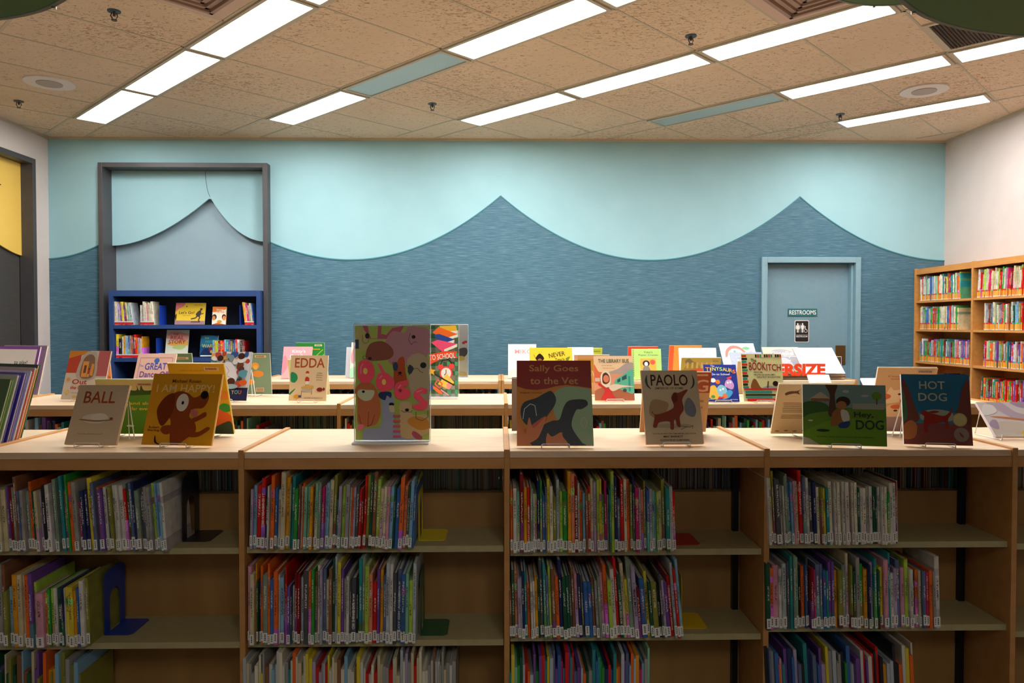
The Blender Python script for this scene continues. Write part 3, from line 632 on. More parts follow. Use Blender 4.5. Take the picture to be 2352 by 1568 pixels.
# all the remaining shelved books (third shelves, rear faces, middle and far rows) as one uncounted mass
def stuff_books():
    r = random.Random(11); vs = []; fs = []; cols = []
    keys = list(PAL)
    def bx(x0, x1, y0, y1, z0, z1, c, sh=0):
        o = len(vs); dx = sh * (z1 - z0)
        vs.extend([(x0, y0, z0), (x1, y0, z0), (x1, y1, z0), (x0, y1, z0), (x0 + dx, y0, z1), (x1 + dx, y0, z1), (x1 + dx, y1, z1), (x0 + dx, y1, z1)])
        for f in [(0, 3, 2, 1), (4, 5, 6, 7), (0, 1, 5, 4), (1, 2, 6, 5), (2, 3, 7, 6), (3, 0, 4, 7)]: fs.append([q + o for q in f]); cols.append(c)
    def run(x0, x1, yf, dep, z, h0, h1, tmin, tmax, pages=False, sh=0, pal=keys, skip=.0):
        x = x0
        while x < x1 - tmin:
            t_ = min(r.uniform(tmin, tmax), x1 - x)
            if r.random() < skip: x += t_ * 2; continue
            h = r.uniform(h0, h1); c = hx(PAL[r.choice(pal)][0]); yj = yf + r.uniform(-.01, .01)
            if pages:
                bx(x, x + .0018, yj, yj + dep, z, z + h, c, sh); bx(x + t_ - .002, x + t_ - .0004, yj, yj + dep, z, z + h, c, sh)
                bx(x + .0019, x + t_ - .0021, yj + .004, yj + dep, z + .002, z + h - .004, (.30, .29, .25, 1), sh)  # page colour darkened to stand in for shade deep in the shelves
            else:
                bx(x, x + t_ - .0006, yj, yj + dep, z, z + h, c, sh)
                if r.random() < .8: bx(x + .0006, x + t_ - .001, yj - .0008, yj, z + .004, z + .04, hx('e8e7e0'), sh)
            x += t_
    k = .001529
    # third shelf of the near row
    run(-1.82, (185 - 1145) * k, 2.60, .22, .14, .22, .315, .006, .016, pal='VVOPDYWFQSDEUUA')
    run((556 - 1145) * k, (1048 - 1145) * k, 2.60, .22, .14, .22, .31, .006, .013, pal='WWWWWEZZFFFSRTOYULsE')
    run((1170 - 1145) * k, (1500 - 1145) * k, 2.60, .22, .14, .22, .31, .006, .013, pal='YLTGNOAQDBMWRPSJsE')
    run((1776 - 1145) * k, (2128 - 1145) * k, 2.60, .22, .16, .22, .30, .006, .014, pal='BIGNsWYKRELTOAQP', sh=-.06)
    for zf in ((.81, .473), (.81, .49)): pass
    # rear faces of the near row, seen over the back panel through the bays
    for i in range(6): run(R1[i] + .015, R1[i + 1] - .012, 2.925, .2, .947, .10, .135, .005, .012, True, pal='DNCTQEgKUVWXB')
    # middle row: front shelf and rear shelf
    for i in range(7):
        a_, b_ = R2[i] + .02, R2[i + 1] - .02; mid = a_ + (b_ - a_) * (.5, .6, .6, .55, .98, .62, .62)[i]
        if i == 4: mid = a_ + .55
        run(a_, mid, 4.172, .22, .83, .185, .255, .008, .018, pal='WYGDRSTBUKNPOMCEZWFS', skip=.04)
        run(a_ if i != 0 else a_, b_, 4.47, .22, .86, .19, .222, .006, .012, True, pal='DDTgCVUBKNE')
    for i in (0, 1, 3, 4, 5):
        run(R3[i] + .02, R3[i + 1] - .02, 5.91, .22, .83, .14, .25, .008, .018, pal='WYGDRSTBUKNPOM', skip=.12)
        run(R3[i] + .02, R3[i + 1] - .02, 6.25, .22, .86, .17, .222, .006, .012, True, pal='DDTgCVUBKNE')
    # lower shelf behind the display books in the blue bookcase
    run(-3.50, -3.25, 7.19, .18, .965, .15, .22, .014, .03, pal='UKTQWRA')
    me = bpy.data.meshes.new('picture_books'); me.from_pydata(vs, [], fs); me.materials.append(M['vcol'])
    ca = me.color_attributes.new('Col', 'FLOAT_COLOR', 'CORNER'); li = 0
    for p, c in zip(me.polygons, cols):
        for _ in range(p.loop_total): ca.data[li].color = c; li += 1
    o = bpy.data.objects.new('picture_books', me); COL.objects.link(o)
    tag(o, 'mass of other picture books on bottom shelves and in the rows behind', 'books', None, 'stuff')
stuff_books()

# readers with orange spine bands in the corner bookcases (spines face -x)
rr = random.Random(21)
def reader_run(ytop, ybot, z, hmin, hmax, pal, where, lean=0, t0=.013, t1=.024):
    y = ytop; i = 0
    while y > ybot + t0:
        i += 1
        th = rr.uniform(t0, t1); h = rr.uniform(hmin, hmax)
        c = rr.choice(pal)
        t = thing('reader_book', (4.145 + rr.uniform(-.008, .008), y - th / 2, z), -PI / 2, '%s orange-banded book, %s from left, %s' % (PAL[c][1], ordn(i), where), 'book', 'orange-banded readers in the wall bookcases')
        t.rotation_euler = (0, RX(lean + rr.uniform(-.4, .4)), -PI / 2)
        book_parts(t, th - .0008, h, .16, c, 'reader', rr)
        y -= th
pal1 = 'WWWWZZRRGBYSTONMUFE'; pal3 = 'OBNRTQGLPUVWX'
reader_run(7.215, 6.56, 1.835, .20, .245, pal1, 'top shelf of the corner bookcase', -.8, .012, .021)
reader_run(7.20, 6.60, 1.557, .19, .225, 'WWZsEMGRTBFFU', 'second shelf of the corner bookcase', 0, .012, .022)
reader_run(7.20, 6.42, 1.245, .19, .225, pal3, 'third shelf of the corner bookcase', 0, .012, .022)
reader_run(7.00, 6.45, .93, .16, .22, 'WRRXETN', 'fourth shelf of the corner bookcase', 0, .014, .024)
reader_run(6.345, 5.62, 1.835, .20, .245, 'RRRWWHJGFEXD', 'top shelf of the nearer wall bookcase', 3.5, .012, .022)
reader_run(6.26, 5.62, 1.557, .20, .235, 'RXEWWVQUFRSGD', 'second shelf of the nearer wall bookcase', 0, .012, .022)
reader_run(6.26, 5.62, 1.245, .19, .225, 'OORUPFNTBVMWX', 'third shelf of the nearer wall bookcase', 1, .012, .020)
reader_run(6.28, 5.62, .93, .19, .23, 'RXPTGWUODOBE', 'fourth shelf of the nearer wall bookcase', 1, .012, .022)

# chapter books in the blue bookcase
def blue_run(x0, items, z, where, style='red', y=7.165):
    x = x0
    for i, (c, th, h, ln) in enumerate(items):
        t = thing('chapter_book', (x + th / 2, y, z), 0, '%s book, %s from left, %s' % (PAL[c][1], ordn(i + 1), where), 'book', 'chapter books in the blue bookcase')
        t.rotation_euler = (0, RX(ln), 0); book_parts(t, th - .001, h, .14, c, style, rb); x += th
def seq(s): return [(q[0], float(q[1:].split('/')[0]) / 1000, float(q.split('/')[1]) / 1000, float(q.split('/')[2]) if q.count('/') > 1 else 0) for q in s.split()]
Bx = lambda cx: (cx / 6.03 + 240 - 1145) / 1700 * 7.165
blue_run(Bx(190), seq('F20/225/-1 W16/215/-2 L24/200/-3 P14/205/-3 Y24/222/-5 P12/190/-5 X10/170/-5 F16/215/-6 M18/185/-6 s30/215/-7'), 1.60, 'left half of the top shelf of the blue bookcase')
blue_run(Bx(540), seq('W14/190/0 E20/190/0 W16/225/-3 Z18/210/-3 I14/200/-3 F14/215/-3 W16/210/-3 Z22/225/-4'), 1.60, 'middle of the top shelf of the blue bookcase')
blue_run(Bx(1968), seq('A18/220/-7 F10/215/-7 J18/205/-7 E16/190/-7 F16/210/-7 B12/205/-7'), 1.60, 'right end of the top shelf of the blue bookcase')
blue_run(Bx(205), seq('Y26/228/0 K32/185/0 W16/205/0 A12/215/0 s14/212/0 S14/205/0 B16/185/0 E12/215/0 O12/205/0 U12/200/0 N14/190/0 R20/225/-3 O14/190/-3 L14/190/-2 W16/185/0 A12/205/0'), 1.284, 'left half of the second shelf of the blue bookcase')
blue_run(Bx(1520), seq('S20/170/0 Y18/165/0 H16/165/0 X20/165/0 O20/165/0 R18/165/0 S20/175/0 T24/175/0 P14/170/0 V22/160/0 N18/165/0 B16/170/0 R18/180/-3 W22/175/-3 K18/160/0 U16/165/0 X12/165/0'), 1.284, 'right half of the second shelf of the blue bookcase', None)
def flat_end(x, z, lab):
    t = thing('bookend', (x, 7.17, z), 0, lab, 'bookend'); m = flat('1f47b8', .35)
    a = MB(); a.box(0, .0016, 0, .15, 0, .19, m); a.build('upright_plate', t)
    a = MB(); a.box(.0018, .09, 0, .12, .0005, .0022, m); a.build('base_plate', t)
flat_end(Bx(800), 1.60, 'blue metal bookend beside the yellow running-figure book'); flat_end(Bx(1895), 1.60, 'blue metal bookend at the right of the top blue shelf')
flat_end(Bx(750), 1.284, 'blue metal bookend left of the pale book on the second blue shelf')

# ---------------------------------------------------------------- display books on wire easels
PB = 'picture books displayed face out'
def easel(x, y, yaw, tilt, w_, h_, back, lab):
    """bent wire easel: front lip, two floor runners, inverted V at the back"""
    t = thing('book_easel', (x, y, TOP), yaw + (PI if back else 0), lab, 'book stand', 'wire easels under the display books')
    hw = min(.05, w_ * .24); s = math.sin(tilt); c = math.cos(tilt); th = .014; zt = .6 * h_
    yb = zt * s + th / c + .003; zb = .010 + zt * c
    a = MB(); yo = -.020
    a.tube([(-hw, yo, .016), (-hw, yo, .0035), (-hw, .10, .0035)], .0021, M['wire']); a.tube([(hw, yo, .016), (hw, yo, .0035), (hw, .10, .0035)], .0021, M['wire'])
    a.tube([(-hw, yo, .016), (-hw * .9, yo, .0185), (hw * .9, yo, .0185), (hw, yo, .016)], .0021, M['wire'])
    a.build('front_lip', t)
    a = MB(); fy = max(.10, yb + .035)
    a.tube([(-hw, .10, .0035), (-.004, yb, zb), (.004, yb, zb), (hw, .10, .0035)], .0021, M['wire'])
    a.tube([(-hw * .6, fy, .0035), (0, yb + .004, zb * .95), (hw * .6, fy, .0035)], .0021, M['wire']); a.build('back_support', t)
    return t
def barcode(x=.66, y=.90, w_=.26, c='d9b692'): return [('r', x, y, w_, .055, c)] + [('r', x + .03 + k * w_ * .075, y + .012, w_ * .045, .03, '6b5138') for k in range(10)]
def display(pose, bg, edge, shapes, lab, th=.011, stand=True, name='display_book', zoff=.0, cat='book', stl=None, group=PB, base=None, elab=None):
    x, y, yaw, tilt, w_, h_ = pose
    t = thing(name, (x, y, (base if base is not None else 1.163) + zoff), yaw, lab, cat, group)
    t.rotation_euler = (-RX(tilt), 0, yaw)
    hw = w_ / 2; b = .0022; cm = flat(edge, .3, 0, .2); bm_ = flat(bg, .3, 0, .2)
    a = MB()
    a.box(-hw, hw, 0, b, 0, h_, bm_); a.box(-hw, hw, th - b, th, 0, h_, cm); a.box(-hw, -hw + b, b, th - b, 0, h_, cm)
    cv = a.build('cover', t)
    a = MB(); a.box(-hw + b, hw - .004, b + .0001, th - b - .0001, .003, h_ - .003, M['page']); a.build('page_block', t)
    if shapes:
        o = art(shapes, w_, h_, 'cover_art', cv); o.location = (-hw, 0, 0)
    if stand: easel(x, y, yaw, RX(abs(tilt)), w_, h_, tilt < 0, elab or 'wire easel holding the ' + ' '.join(lab.split(',')[0].split()[:12]))
    return t
def dog(c, ox, oy, s, flip=1, dark='241c1c', asp=1.0):
    """plain standing dog silhouette"""
    P_ = [(-.42, .30), (-.36, .20), (-.33, 0), (-.27, 0), (-.25, .18), (.08, .17), (.10, 0), (.16, 0), (.18, .2), (.27, .30), (.32, .46), (.46, .50), (.47, .57), (.36, .62), (.28, .66), (.20, .60), (.12, .42), (-.30, .42), (-.44, .60), (-.50, .62), (-.47, .50)]
    q = [(ox + flip * x * s, oy + y * s * asp) for x, y in P_]
    e = [(ox + flip * x * s, oy + y * s * asp) for x, y in [(.20, .62), (.27, .64), (.26, .50), (.22, .42), (.17, .46)]]
    return [('s', c, q), ('s', dark, e), ('e', ox + flip * .465 * s, oy + .55 * s * asp, .02 * s, .02 * s * asp, dark)]

# ---- near row
display((-1.494, 2.726, -.071, 24, .196, .230), 'cdbb9f', 'e8c79c', [
    ('t', 'BALL', .47, .79, .62, .20, '9c4a2c'), ('e', .48, .43, .26, .085, 'dcd6c4'), ('e', .55, .45, .16, .07, 'e6e0cf'), ('s', '9a7460', [(.2, .40), (.5, .375), (.8, .40), (.8, .415), (.5, .40), (.2, .42)]),
    ('e', .79, .43, .035, .02, 'a0523c'), ('t', 'A little picture book', .45, .17, .5, .03, 'a08c74')], 'tan picture book titled BALL showing a small white mound')
display((-1.175, 2.71, -.123, 19, .270, .268), 'e0a022', 'f1d9a0', [
    ('t', 'Michael Rosen', .5, .895, .42, .05, '4a3208'), ('t', 'I AM HAPPY!', .5, .79, .84, .11, 'f1d28a'), ('t', 'Robert', .14, .24, .15, .035, '5a3a10'), ('t', 'Starling', .14, .195, .17, .04, '5a3a10'),
    ('s', '93441c', [(.30, .55), (.30, .68), (.42, .75), (.55, .72), (.66, .66), (.80, .74), (.86, .66), (.80, .52), (.66, .50), (.62, .40), (.72, .30), (.74, .18), (.62, .08), (.52, .0), (.42, .0), (.38, .18), (.36, .34), (.30, .42)]),
    ('s', '7c3614', [(.14, .50), (.22, .66), (.34, .72), (.38, .60), (.36, .42), (.26, .26), (.18, .34)]), ('e', .49, .59, .088, .125, 'eae3d2'), ('e', .495, .585, .018, .026, '221408'),
    ('e', .79, .70, .055, .058, '1c1410'), ('s', '93441c', [(.62, .34), (.74, .40), (.84, .46), (.86, .40), (.74, .33), (.64, .28)]), ('s', '93441c', [(.66, .12), (.80, .12), (.94, .22), (.90, .25), (.78, .18), (.66, .20)]),
    ('s', '93441c', [(.42, .26), (.28, .26), (.24, .20), (.32, .14), (.42, .18)]), ('s', 'c8706c', [(.63, .49), (.66, .40), (.72, .40), (.73, .47)]), ('s', '3a1c0c', [(.18, .13), (.22, .03), (.32, .0), (.24, .0), (.18, .04)])],
    'golden yellow picture book with a big brown cartoon dog on its cover')
display((-1.461, 2.992, -.019, -13, .258, .228), '5f9a30', 'dfe6c0', [
    ('r', 0, .80, 1, .2, 'd8c684'), ('s', '3e5c28', [(0, .77), (.3, .84), (.6, .80), (.62, .90), (.66, .80), (.70, .93), (.74, .80), (1, .83), (1, .74), (0, .70)]), ('t', 'and along', .70, .56, .42, .07, 'f0d050'), ('t', 'far ever home', .75, .47, .5, .06, 'f0d050'),
    ('e', .93, .68, .07, .06, 'c88a50'), ('e', .45, .15, .06, .02, 'dfe8d8')] + barcode(.62, .885, .27), 'green picture book seen from its back behind the tan book', elab='wire easel behind the tan book at left')
display((-1.175, 2.992, -.122, -16, .231, .298), 'd9a71e', 'f4ea98', [
    ('t', 'a little book of good days', .45, .90, .5, .02, 'a8761a'), ('s', 'e08a2c', [(.3, .60), (.6, .66), (1, .60), (1, .50), (.5, .52)]), ('s', 'e0662a', [(.45, .1), (.5, .3), (.7, .42), (1, .26), (1, .12), (.7, .0)]),
    ('s', '3f9a3c', [(.80, .38), (.88, .44), (1, .42), (1, .34), (.9, .32)]), ('s', '3c4a38', [(.5, 0), (.9, .18), (1, .14), (1, 0)])] + barcode(.64, .90, .27, 'eab884'), 'tall yellow picture book seen from its back behind the yellow dog book', elab='wire easel behind the yellow dog book')
display((.206, 2.673, -.018, 21, .279, .324), 'c9812c', 'dcd2c4', [
    ('s', '8fae88', [(.48, .58), (.60, .67), (.78, .68), (1, .64), (1, .5), (1, .0), (.8, .0), (.62, .2), (.5, .35)]), ('r', .80, 0, .2, .6, '8fae88'),
    ('p', '8c2a22', [(0, 1), (0, .69), (.12, .655), (.26, .645), (.40, .66), (.52, .69), (.66, .705), (.82, .69), (1, .665), (1, 1)]),
    ('t', 'Sally Goes', .5, .895, .66, .10, 'c48a52'), ('t', 'to the Vet', .5, .755, .64, .085, 'c48a52'), ('t', 'Stephen Huneck', .19, .61, .3, .025, '7a4418'),
    ('s', '2b3440', [(.05, .40), (.10, .50), (.26, .55), (.38, .61), (.46, .63), (.52, .55), (.50, .46), (.42, .36), (.34, .27), (.18, .22), (.08, .28)]),
    ('s', '2b2d30', [(.20, 0), (.30, .20), (.46, .28), (.56, .30), (.62, .44), (.70, .52), (.90, .53), (.94, .47), (.86, .42), (.78, .40), (.72, .22), (.84, .04), (.86, 0)]),
    ('l', 'cfd2cc', .008, [(.08, .30), (.10, .42), (.18, .48), (.24, .46), (.26, .34)]), ('s', 'c8572f', [(.08, .24), (.12, .19), (.36, .33), (.38, .27), (.14, .12)]),
    ('s', 'cf7a45', [(.0, .28), (.10, .10), (.16, .32), (.22, .20), (.38, .33), (.33, .18), (.24, .06), (.0, 0)]), ('s', 'cf7a45', [(.40, .14), (.46, .10), (.58, .15), (.60, .10), (.66, .0), (.40, 0)]), ('e', .88, .26, .045, .065, 'b7b48a'), ('e', .88, .26, .036, .054, '8fae88')],
    'maroon and orange picture book with a black dog at the vet', th=.013)
display((.192, 3.04, -.019, -24, .275, .246), '8a7668', 'a08c7c', [], 'brown-grey picture book seen from its back behind the maroon dog book', elab='wire easel behind the maroon dog book')
display((.649, 2.699, .042, 19, .215, .280), 'c9bba0', 'cc7456', [
    ('t', 'PAOLO', .49, .865, .66, .155, '40281a'), ('t', 'EMPEROR OF ROME', .48, .752, .5, .03, '6a4a34'), ('s', '3c5444', [(.10, .94), (.06, .86), (.09, .78), (.16, .74), (.11, .80), (.10, .88)]), ('s', '3c5444', [(.90, .94), (.94, .86), (.92, .78), (.85, .74), (.90, .80), (.91, .88)]),
    ('s', 'ab8f6c', [(.1, .40), (.12, .54), (.2, .60), (.35, .58), (.44, .54), (.40, .44), (.24, .34)]), ('s', '7d8494', [(.74, .40), (.72, .52), (.80, .62), (.88, .56), (.92, .44), (.86, .36)]), ('e', .5, .24, .34, .03, 'b0a48c'),
    ('s', '8a4234', [(.14, .42), (.18, .38), (.16, .30), (.14, .23), (.20, .22), (.24, .28), (.34, .30), (.44, .29), (.44, .20), (.50, .20), (.51, .30), (.54, .32), (.56, .24), (.62, .23), (.62, .36), (.70, .46), (.69, .58), (.72, .64), (.80, .72), (.77, .73), (.64, .69), (.56, .69), (.50, .62), (.53, .50), (.42, .44), (.26, .40), (.18, .40), (.145, .44)]),
    ('s', '6d3228', [(.55, .69), (.61, .66), (.60, .58), (.55, .55), (.51, .60)]), ('l', '4a382c', .006, [(.62, .24), (.78, .22), (.84, .24), (.82, .20)]), ('l', '4a382c', .006, [(.62, .19), (.74, .23)]),
    ('t', 'WRITTEN BY NEW YORK TIMES BESTSELLING AUTHOR', .5, .135, .76, .016, '6a4a34'), ('t', 'MAC BARNETT', .48, .098, .34, .026, '3c281c'), ('t', 'ILLUSTRATED BY CLAIRE KEANE', .5, .05, .50, .022, '3c281c')],
    'tall tan picture book with a brown dachshund looking up', th=.012)
display((.711, 3.000, .026, -17, .272, .260), 'd2ab78', 'e6d2b0', [('r', 0, .66, 1, .34, 'b85a34'), ('t', 'BIG', .74, .78, .46, .20, 'e0b890'), ('r', .55, .94, .4, .03, 'e0b890'), ('t', 'from the smallest fables', .72, .53, .4, .05, '8a6a44'), ('t', 'and tales loved', .74, .42, .34, .04, '8a6a44'), ('t', 'by all', .80, .30, .14, .04, '8a6a44')], 'rust-red and tan picture book seen from its back behind the dachshund book', elab='wire easel behind the dachshund book')
display((1.256, 2.653, -.20, 7, .285, .220), '56862c', 'dadccc', [
    ('r', 0, .62, 1, .38, '7ea3a4'), ('s', '3f6a34', [(0, .68), (.15, .72), (.30, .66), (.30, .50), (.0, .46)]), ('s', '66942e', [(0, .44), (.3, .56), (.6, .60), (1, .60), (1, 0), (0, 0)]), ('s', '70a42c', [(0, 0), (0, .2), (.4, .42), (1, .40), (1, 0)]),
    ('p', 'c7c3ae', [(.08, .76), (.22, .88), (.34, .76)]), ('r', .10, .72, .22, .05, '9c6a4c'), ('s', '5a4030', [(.31, .5), (.33, .82), (.28, 1), (.42, 1), (.39, .82), (.40, .5)]), ('r', .60, .60, .38, .10, 'a8b0a8'), ('e', .89, .82, .06, .07, '6f9a3c'), ('r', .885, .68, .012, .1, '5a4a30'),
    ('e', .49, .72, .085, .085, '38281f'), ('e', .47, .66, .06, .07, 'b0784a'), ('s', '9a6a3a', [(.36, .54), (.42, .60), (.50, .58), (.52, .44), (.46, .34), (.34, .32), (.34, .42)]), ('s', 'd8d8d0', [(.46, .58), (.54, .56), (.56, .42), (.48, .40)]), ('s', '2c4684', [(.44, .36), (.56, .40), (.54, .30), (.44, .29)]),
    ('e', .24, .24, .08, .022, '2a3438'), ('e', .09, .40, .03, .014, 'cfcfc8'), ('e', .52, .89, .04, .025, 'b9c6c2'), ('e', .75, .82, .045, .02, 'b9c6c2'),
    ('t', 'Hey,', .73, .50, .23, .115, '2c3c34'), ('t', 'DOG', .80, .345, .33, .155, '2c3c34'), ('t', 'written and drawn for small readers', .5, .14, .7, .02, '3c6420'), ('p', 'b8bcb0', [(0, .0), (0, .13), (.08, .10), (.2, 0)])],
    'wide green picture book of a child hugging a dog under a tree', th=.012)
display((1.240, 2.945, -.027, -24, .291, .226), 'd3b58a', 'efe4cc', [('s', '6a4434', [(.10, .82), (.16, .86), (.26, .87), (.33, .92), (.28, .86), (.30, .80), (.24, .82), (.16, .80), (.12, .78)]), ('r', .10, .76, .2, .008, 'c4a47c')] +
    [('r', .10 + .005 * (k % 3), .62 - .035 * k, .42, .012, 'a8543c' if k == 0 else '8a6e50') for k in range(6)] + [('r', .10, .38 - .03 * k, .38, .010, '8a6e50') for k in range(3)] + [('e', .08 + .12 * k, .06 + .01 * (k % 2), .03, .01, '7a5a40') for k in range(4)], 'tan picture book back with a small running animal drawing', elab='wire easel behind the wide green dog book')
display((1.603, 2.660, -.20, 10, .231, .258), '2a6f9c', 'e9e6df', [
    ('s', '3f83a0', [(0, .40), (.3, .46), (1, .44), (1, .30), (0, .26)]), ('r', 0, 0, 1, .30, '8a4a4a'), ('s', 'a9b0a8', [(.28, .46), (.5, .50), (.72, .46), (.7, .34), (.3, .34)]),
    ('s', '7a4440', [(0, .92), (.10, .80), (.16, .60), (.24, .36), (.10, .30), (0, .34)]), ('s', '7a4440', [(1, .92), (.88, .78), (.84, .60), (.76, .36), (.92, .30), (1, .34)]), ('s', '4c7a52', [(0, .80), (.05, .64), (.07, .42), (0, .34)]), ('s', 'c27a4a', [(0, .26), (.12, .34), (.2, .26), (.16, .10), (0, .08)]),
    ('t', 'HOT', .45, .845, .38, .115, 'b9c4b4'), ('t', 'DOG', .45, .675, .42, .115, 'b9c4b4'),
    ('s', '9c2c22', [(.26, .44), (.32, .48), (.40, .45), (.48, .43), (.60, .41), (.68, .46), (.73, .54), (.71, .44), (.66, .36), (.66, .24), (.62, .24), (.61, .32), (.48, .30), (.36, .28), (.35, .18), (.31, .18), (.30, .32), (.31, .40)]), ('s', '9c2c22', [(.38, .46), (.46, .48), (.54, .47), (.46, .445)]),
    ('e', .83, .36, .105, .095, 'c8bc7c'), ('e', .83, .36, .09, .08, 'd6cc92'), ('e', .84, .15, .11, .10, '9c9088'), ('s', 'a8332a', [(.81, .19), (.87, .13), (.86, .11), (.82, .15)])],
    'blue picture book with a red dog and a round gold medal', th=.013)
display((1.632, 3.003, -.15, -24, .222, .292), 'd6a777', 'f4ead8', [
    ('t', 'Count one to ten', .55, .875, .72, .03, 'b8603c'), ('t', 'with these', .45, .835, .42, .028, 'b8603c'), ('t', 'dogs', .62, .80, .16, .026, 'b8603c'), ('r', 0, 0, 1, .24, 'a98a86'),
    ('s', 'e8c69c', [(.2, .48), (.26, .70), (.34, .66), (.5, .68), (.58, .62), (.5, .50), (.34, .46)]), ('e', .16, .56, .14, .05, 'd8663a'), ('e', .60, .50, .14, .05, 'd8663a'), ('s', 'e4bd90', [(.22, .26), (.26, .40), (.4, .44), (.6, .40), (.64, .28), (.4, .24)]), ('e', .42, .40, .1, .035, 'd8663a'), ('e', .44, .60, .03, .015, '4a3428'), ('e', .42, .34, .035, .016, '4a3428')] + barcode(.66, .925, .3, 'c9a27c'),
    'tan picture book back with cartoon puppies behind the blue dog book', elab='wire easel behind the blue dog book')

# ---- middle row
display((-2.447, 4.377, -.20, 16, .276, .294), 'd6cabb', 'b99a86', [
    ('s', 'd58a2c', [(0, .8), (0, 1), (.5, 1), (.3, .90)]), ('p', 'c24a30', [(.0, .54), (.0, .84), (.30, .92), (.30, .54)]), ('r', .72, .48, .28, .52, 'c0686a'), ('s', 'bdb2a6', [(.28, .44), (.30, .80), (.40, .96), (.55, .98), (.68, .92), (.72, .44)]),
    ('s', '8e6f58', [(.36, .46), (.37, .80), (.48, .92), (.60, .90), (.66, .78), (.66, .46)]), ('p', 'e8a04c', [(.38, .46), (.38, .78), (.52, .78), (.52, .46)]), ('p', '6a4a34', [(.42, .54), (.42, .70), (.48, .70), (.48, .54)]), ('p', 'e8a04c', [(.58, .50), (.60, .74), (.66, .72), (.66, .48)]),
    ('e', .55, .62, .02, .02, '5a3224'), ('r', .53, .52, .045, .09, 'c84030'), ('r', .535, .46, .035, .06, 'e8c050'), ('t', 'Out', .38, .36, .36, .10, 'b0322c'), ('t', 'the Door', .40, .24, .44, .07, 'b0322c'), ('t', 'Christy Hale', .38, .13, .30, .03, '8a7a70')] +
    [('e', .10, .40, .045, .035, 'd89a50'), ('e', .12, .14, .045, .04, 'e0c060'), ('e', .32, .04, .05, .03, 'e0b050')], 'picture book with a stone archway and orange door on its cover')
display((-2.556, 4.713, -.017, -8, .237, .27), 'e0955c', 'e8b48c', [('s', 'c86a3c', [(.3, .2), (.6, .5), (1, .4), (1, .1)])], 'orange picture book seen from its back behind the archway book', elab='wire easel behind the archway book')
display((-2.055, 4.376, -.022, 24, .230, .290), 'f2c6b6', 'ead9cf', [('r', .08, .90, .84, .008, '8a6a7c'), ('r', .08, .1, .008, .8, '8a6a7c'), ('r', .92, .1, .008, .8, '8a6a7c'), ('e', .52, .84, .07, .055, '4a76c4'),
    ('t', 'The', .14, .73, .10, .05, '9a8cc0'), ('t', 'GREAT', .52, .715, .56, .15, '4a56b4'), ('t', 'Dance-Off', .52, .54, .76, .13, '6a4a9c'), ('s', 'f0a898', [(.3, .1), (.4, .4), (.7, .44), (.8, .2), (.6, .05)])], 'pink picture book with blue and purple dancing title letters')
display((-2.021, 4.703, -.019, -10, .209, .262), '5f7e58', 'd8dccb', [('s', '7a5038', [(.2, .5), (.25, .85), (.5, .85), (.52, .5)]), ('e', .7, .6, .1, .08, '8a9a8c')] + barcode(.5, .86, .4), 'green and brown picture book back beside the pink dancing book', elab='wire easel behind the pink dancing book')
rq = random.Random(3)
display((-1.582, 4.313, -.145, 16, .249, .290), '2d2c50', 'd9d5dd', [('r', 0, .26, 1, .74, 'd9dade')] +
    [('e', rq.uniform(.05, .95), rq.choice([rq.uniform(.78, .97), rq.uniform(.3, .97)]), rq.uniform(.05, .10), rq.uniform(.04, .075), rq.choice(['d8743a', '5f8a8c', '3f5f9c', 'e8b050', '7a4a34', 'e9e4e4', 'c8503c', '4a3a3c', 'f0eef0', '8aa0a8'])) for k in range(46)] +
    [('s', 'eceaf0', [(.2, .45), (.3, .72), (.5, .78), (.66, .62), (.7, .4), (.5, .30), (.3, .34)]), ('l', 'd06a84', .008, [(.4, .7), (.5, .6), (.44, .5), (.56, .46)]), ('e', .58, .38, .10, .075, '5c3426'), ('e', .80, .64, .07, .055, '6a3a34'), ('e', .24, .86, .08, .06, '3c2c30'), ('e', .76, .90, .08, .06, '4a302c'), ('s', '62a2b4', [(.74, .58), (.86, .62), (.95, .54), (.9, .46), (.76, .5)]), ('e', .88, .36, .10, .06, 'e4642c'), ('e', .6, .28, .16, .05, '9fbac0'),
     ('r', 0, 0, 1, .22, '2d2c50'), ('t', 'like', .50, .165, .14, .07, 'e4dff0'), ('t', 'Y', .66, .165, .07, .08, 'f0d050'), ('t', 'O', .745, .165, .08, .08, '6cc0b4'), ('t', 'U', .835, .165, .07, .08, 'e06a5a'), ('t', 'stories for', .5, .085, .22, .03, 'e4dff0'), ('t', 'children', .5, .04, .2, .03, 'e4dff0')],
    'crowded picture book cover of many children over a dark blue band')
display((-1.554, 4.709, -.018, -7, .235, .260), '7f9a80', 'e3e6da', [('e', .60, .70, .10, .08, 'e9a43c'), ('e', .60, .66, .06, .06, 'f0b850'), ('e', .66, .50, .15, .08, 'e9963a'), ('e', .34, .66, .06, .06, 'e9a43c'), ('e', .45, .30, .12, .07, 'e9a43c'), ('e', .30, .40, .06, .06, 'e9a43c'), ('r', .58, .06, .22, .1, 'e0c09a')] + [('r', .60 + k * .024, .075, .012, .07, '8a6a48') for k in range(8)] + barcode(.6, .90, .3, 'e8c8a0'), 'sage green picture book back with orange blob creatures', elab='wire easel behind the crowded children book')
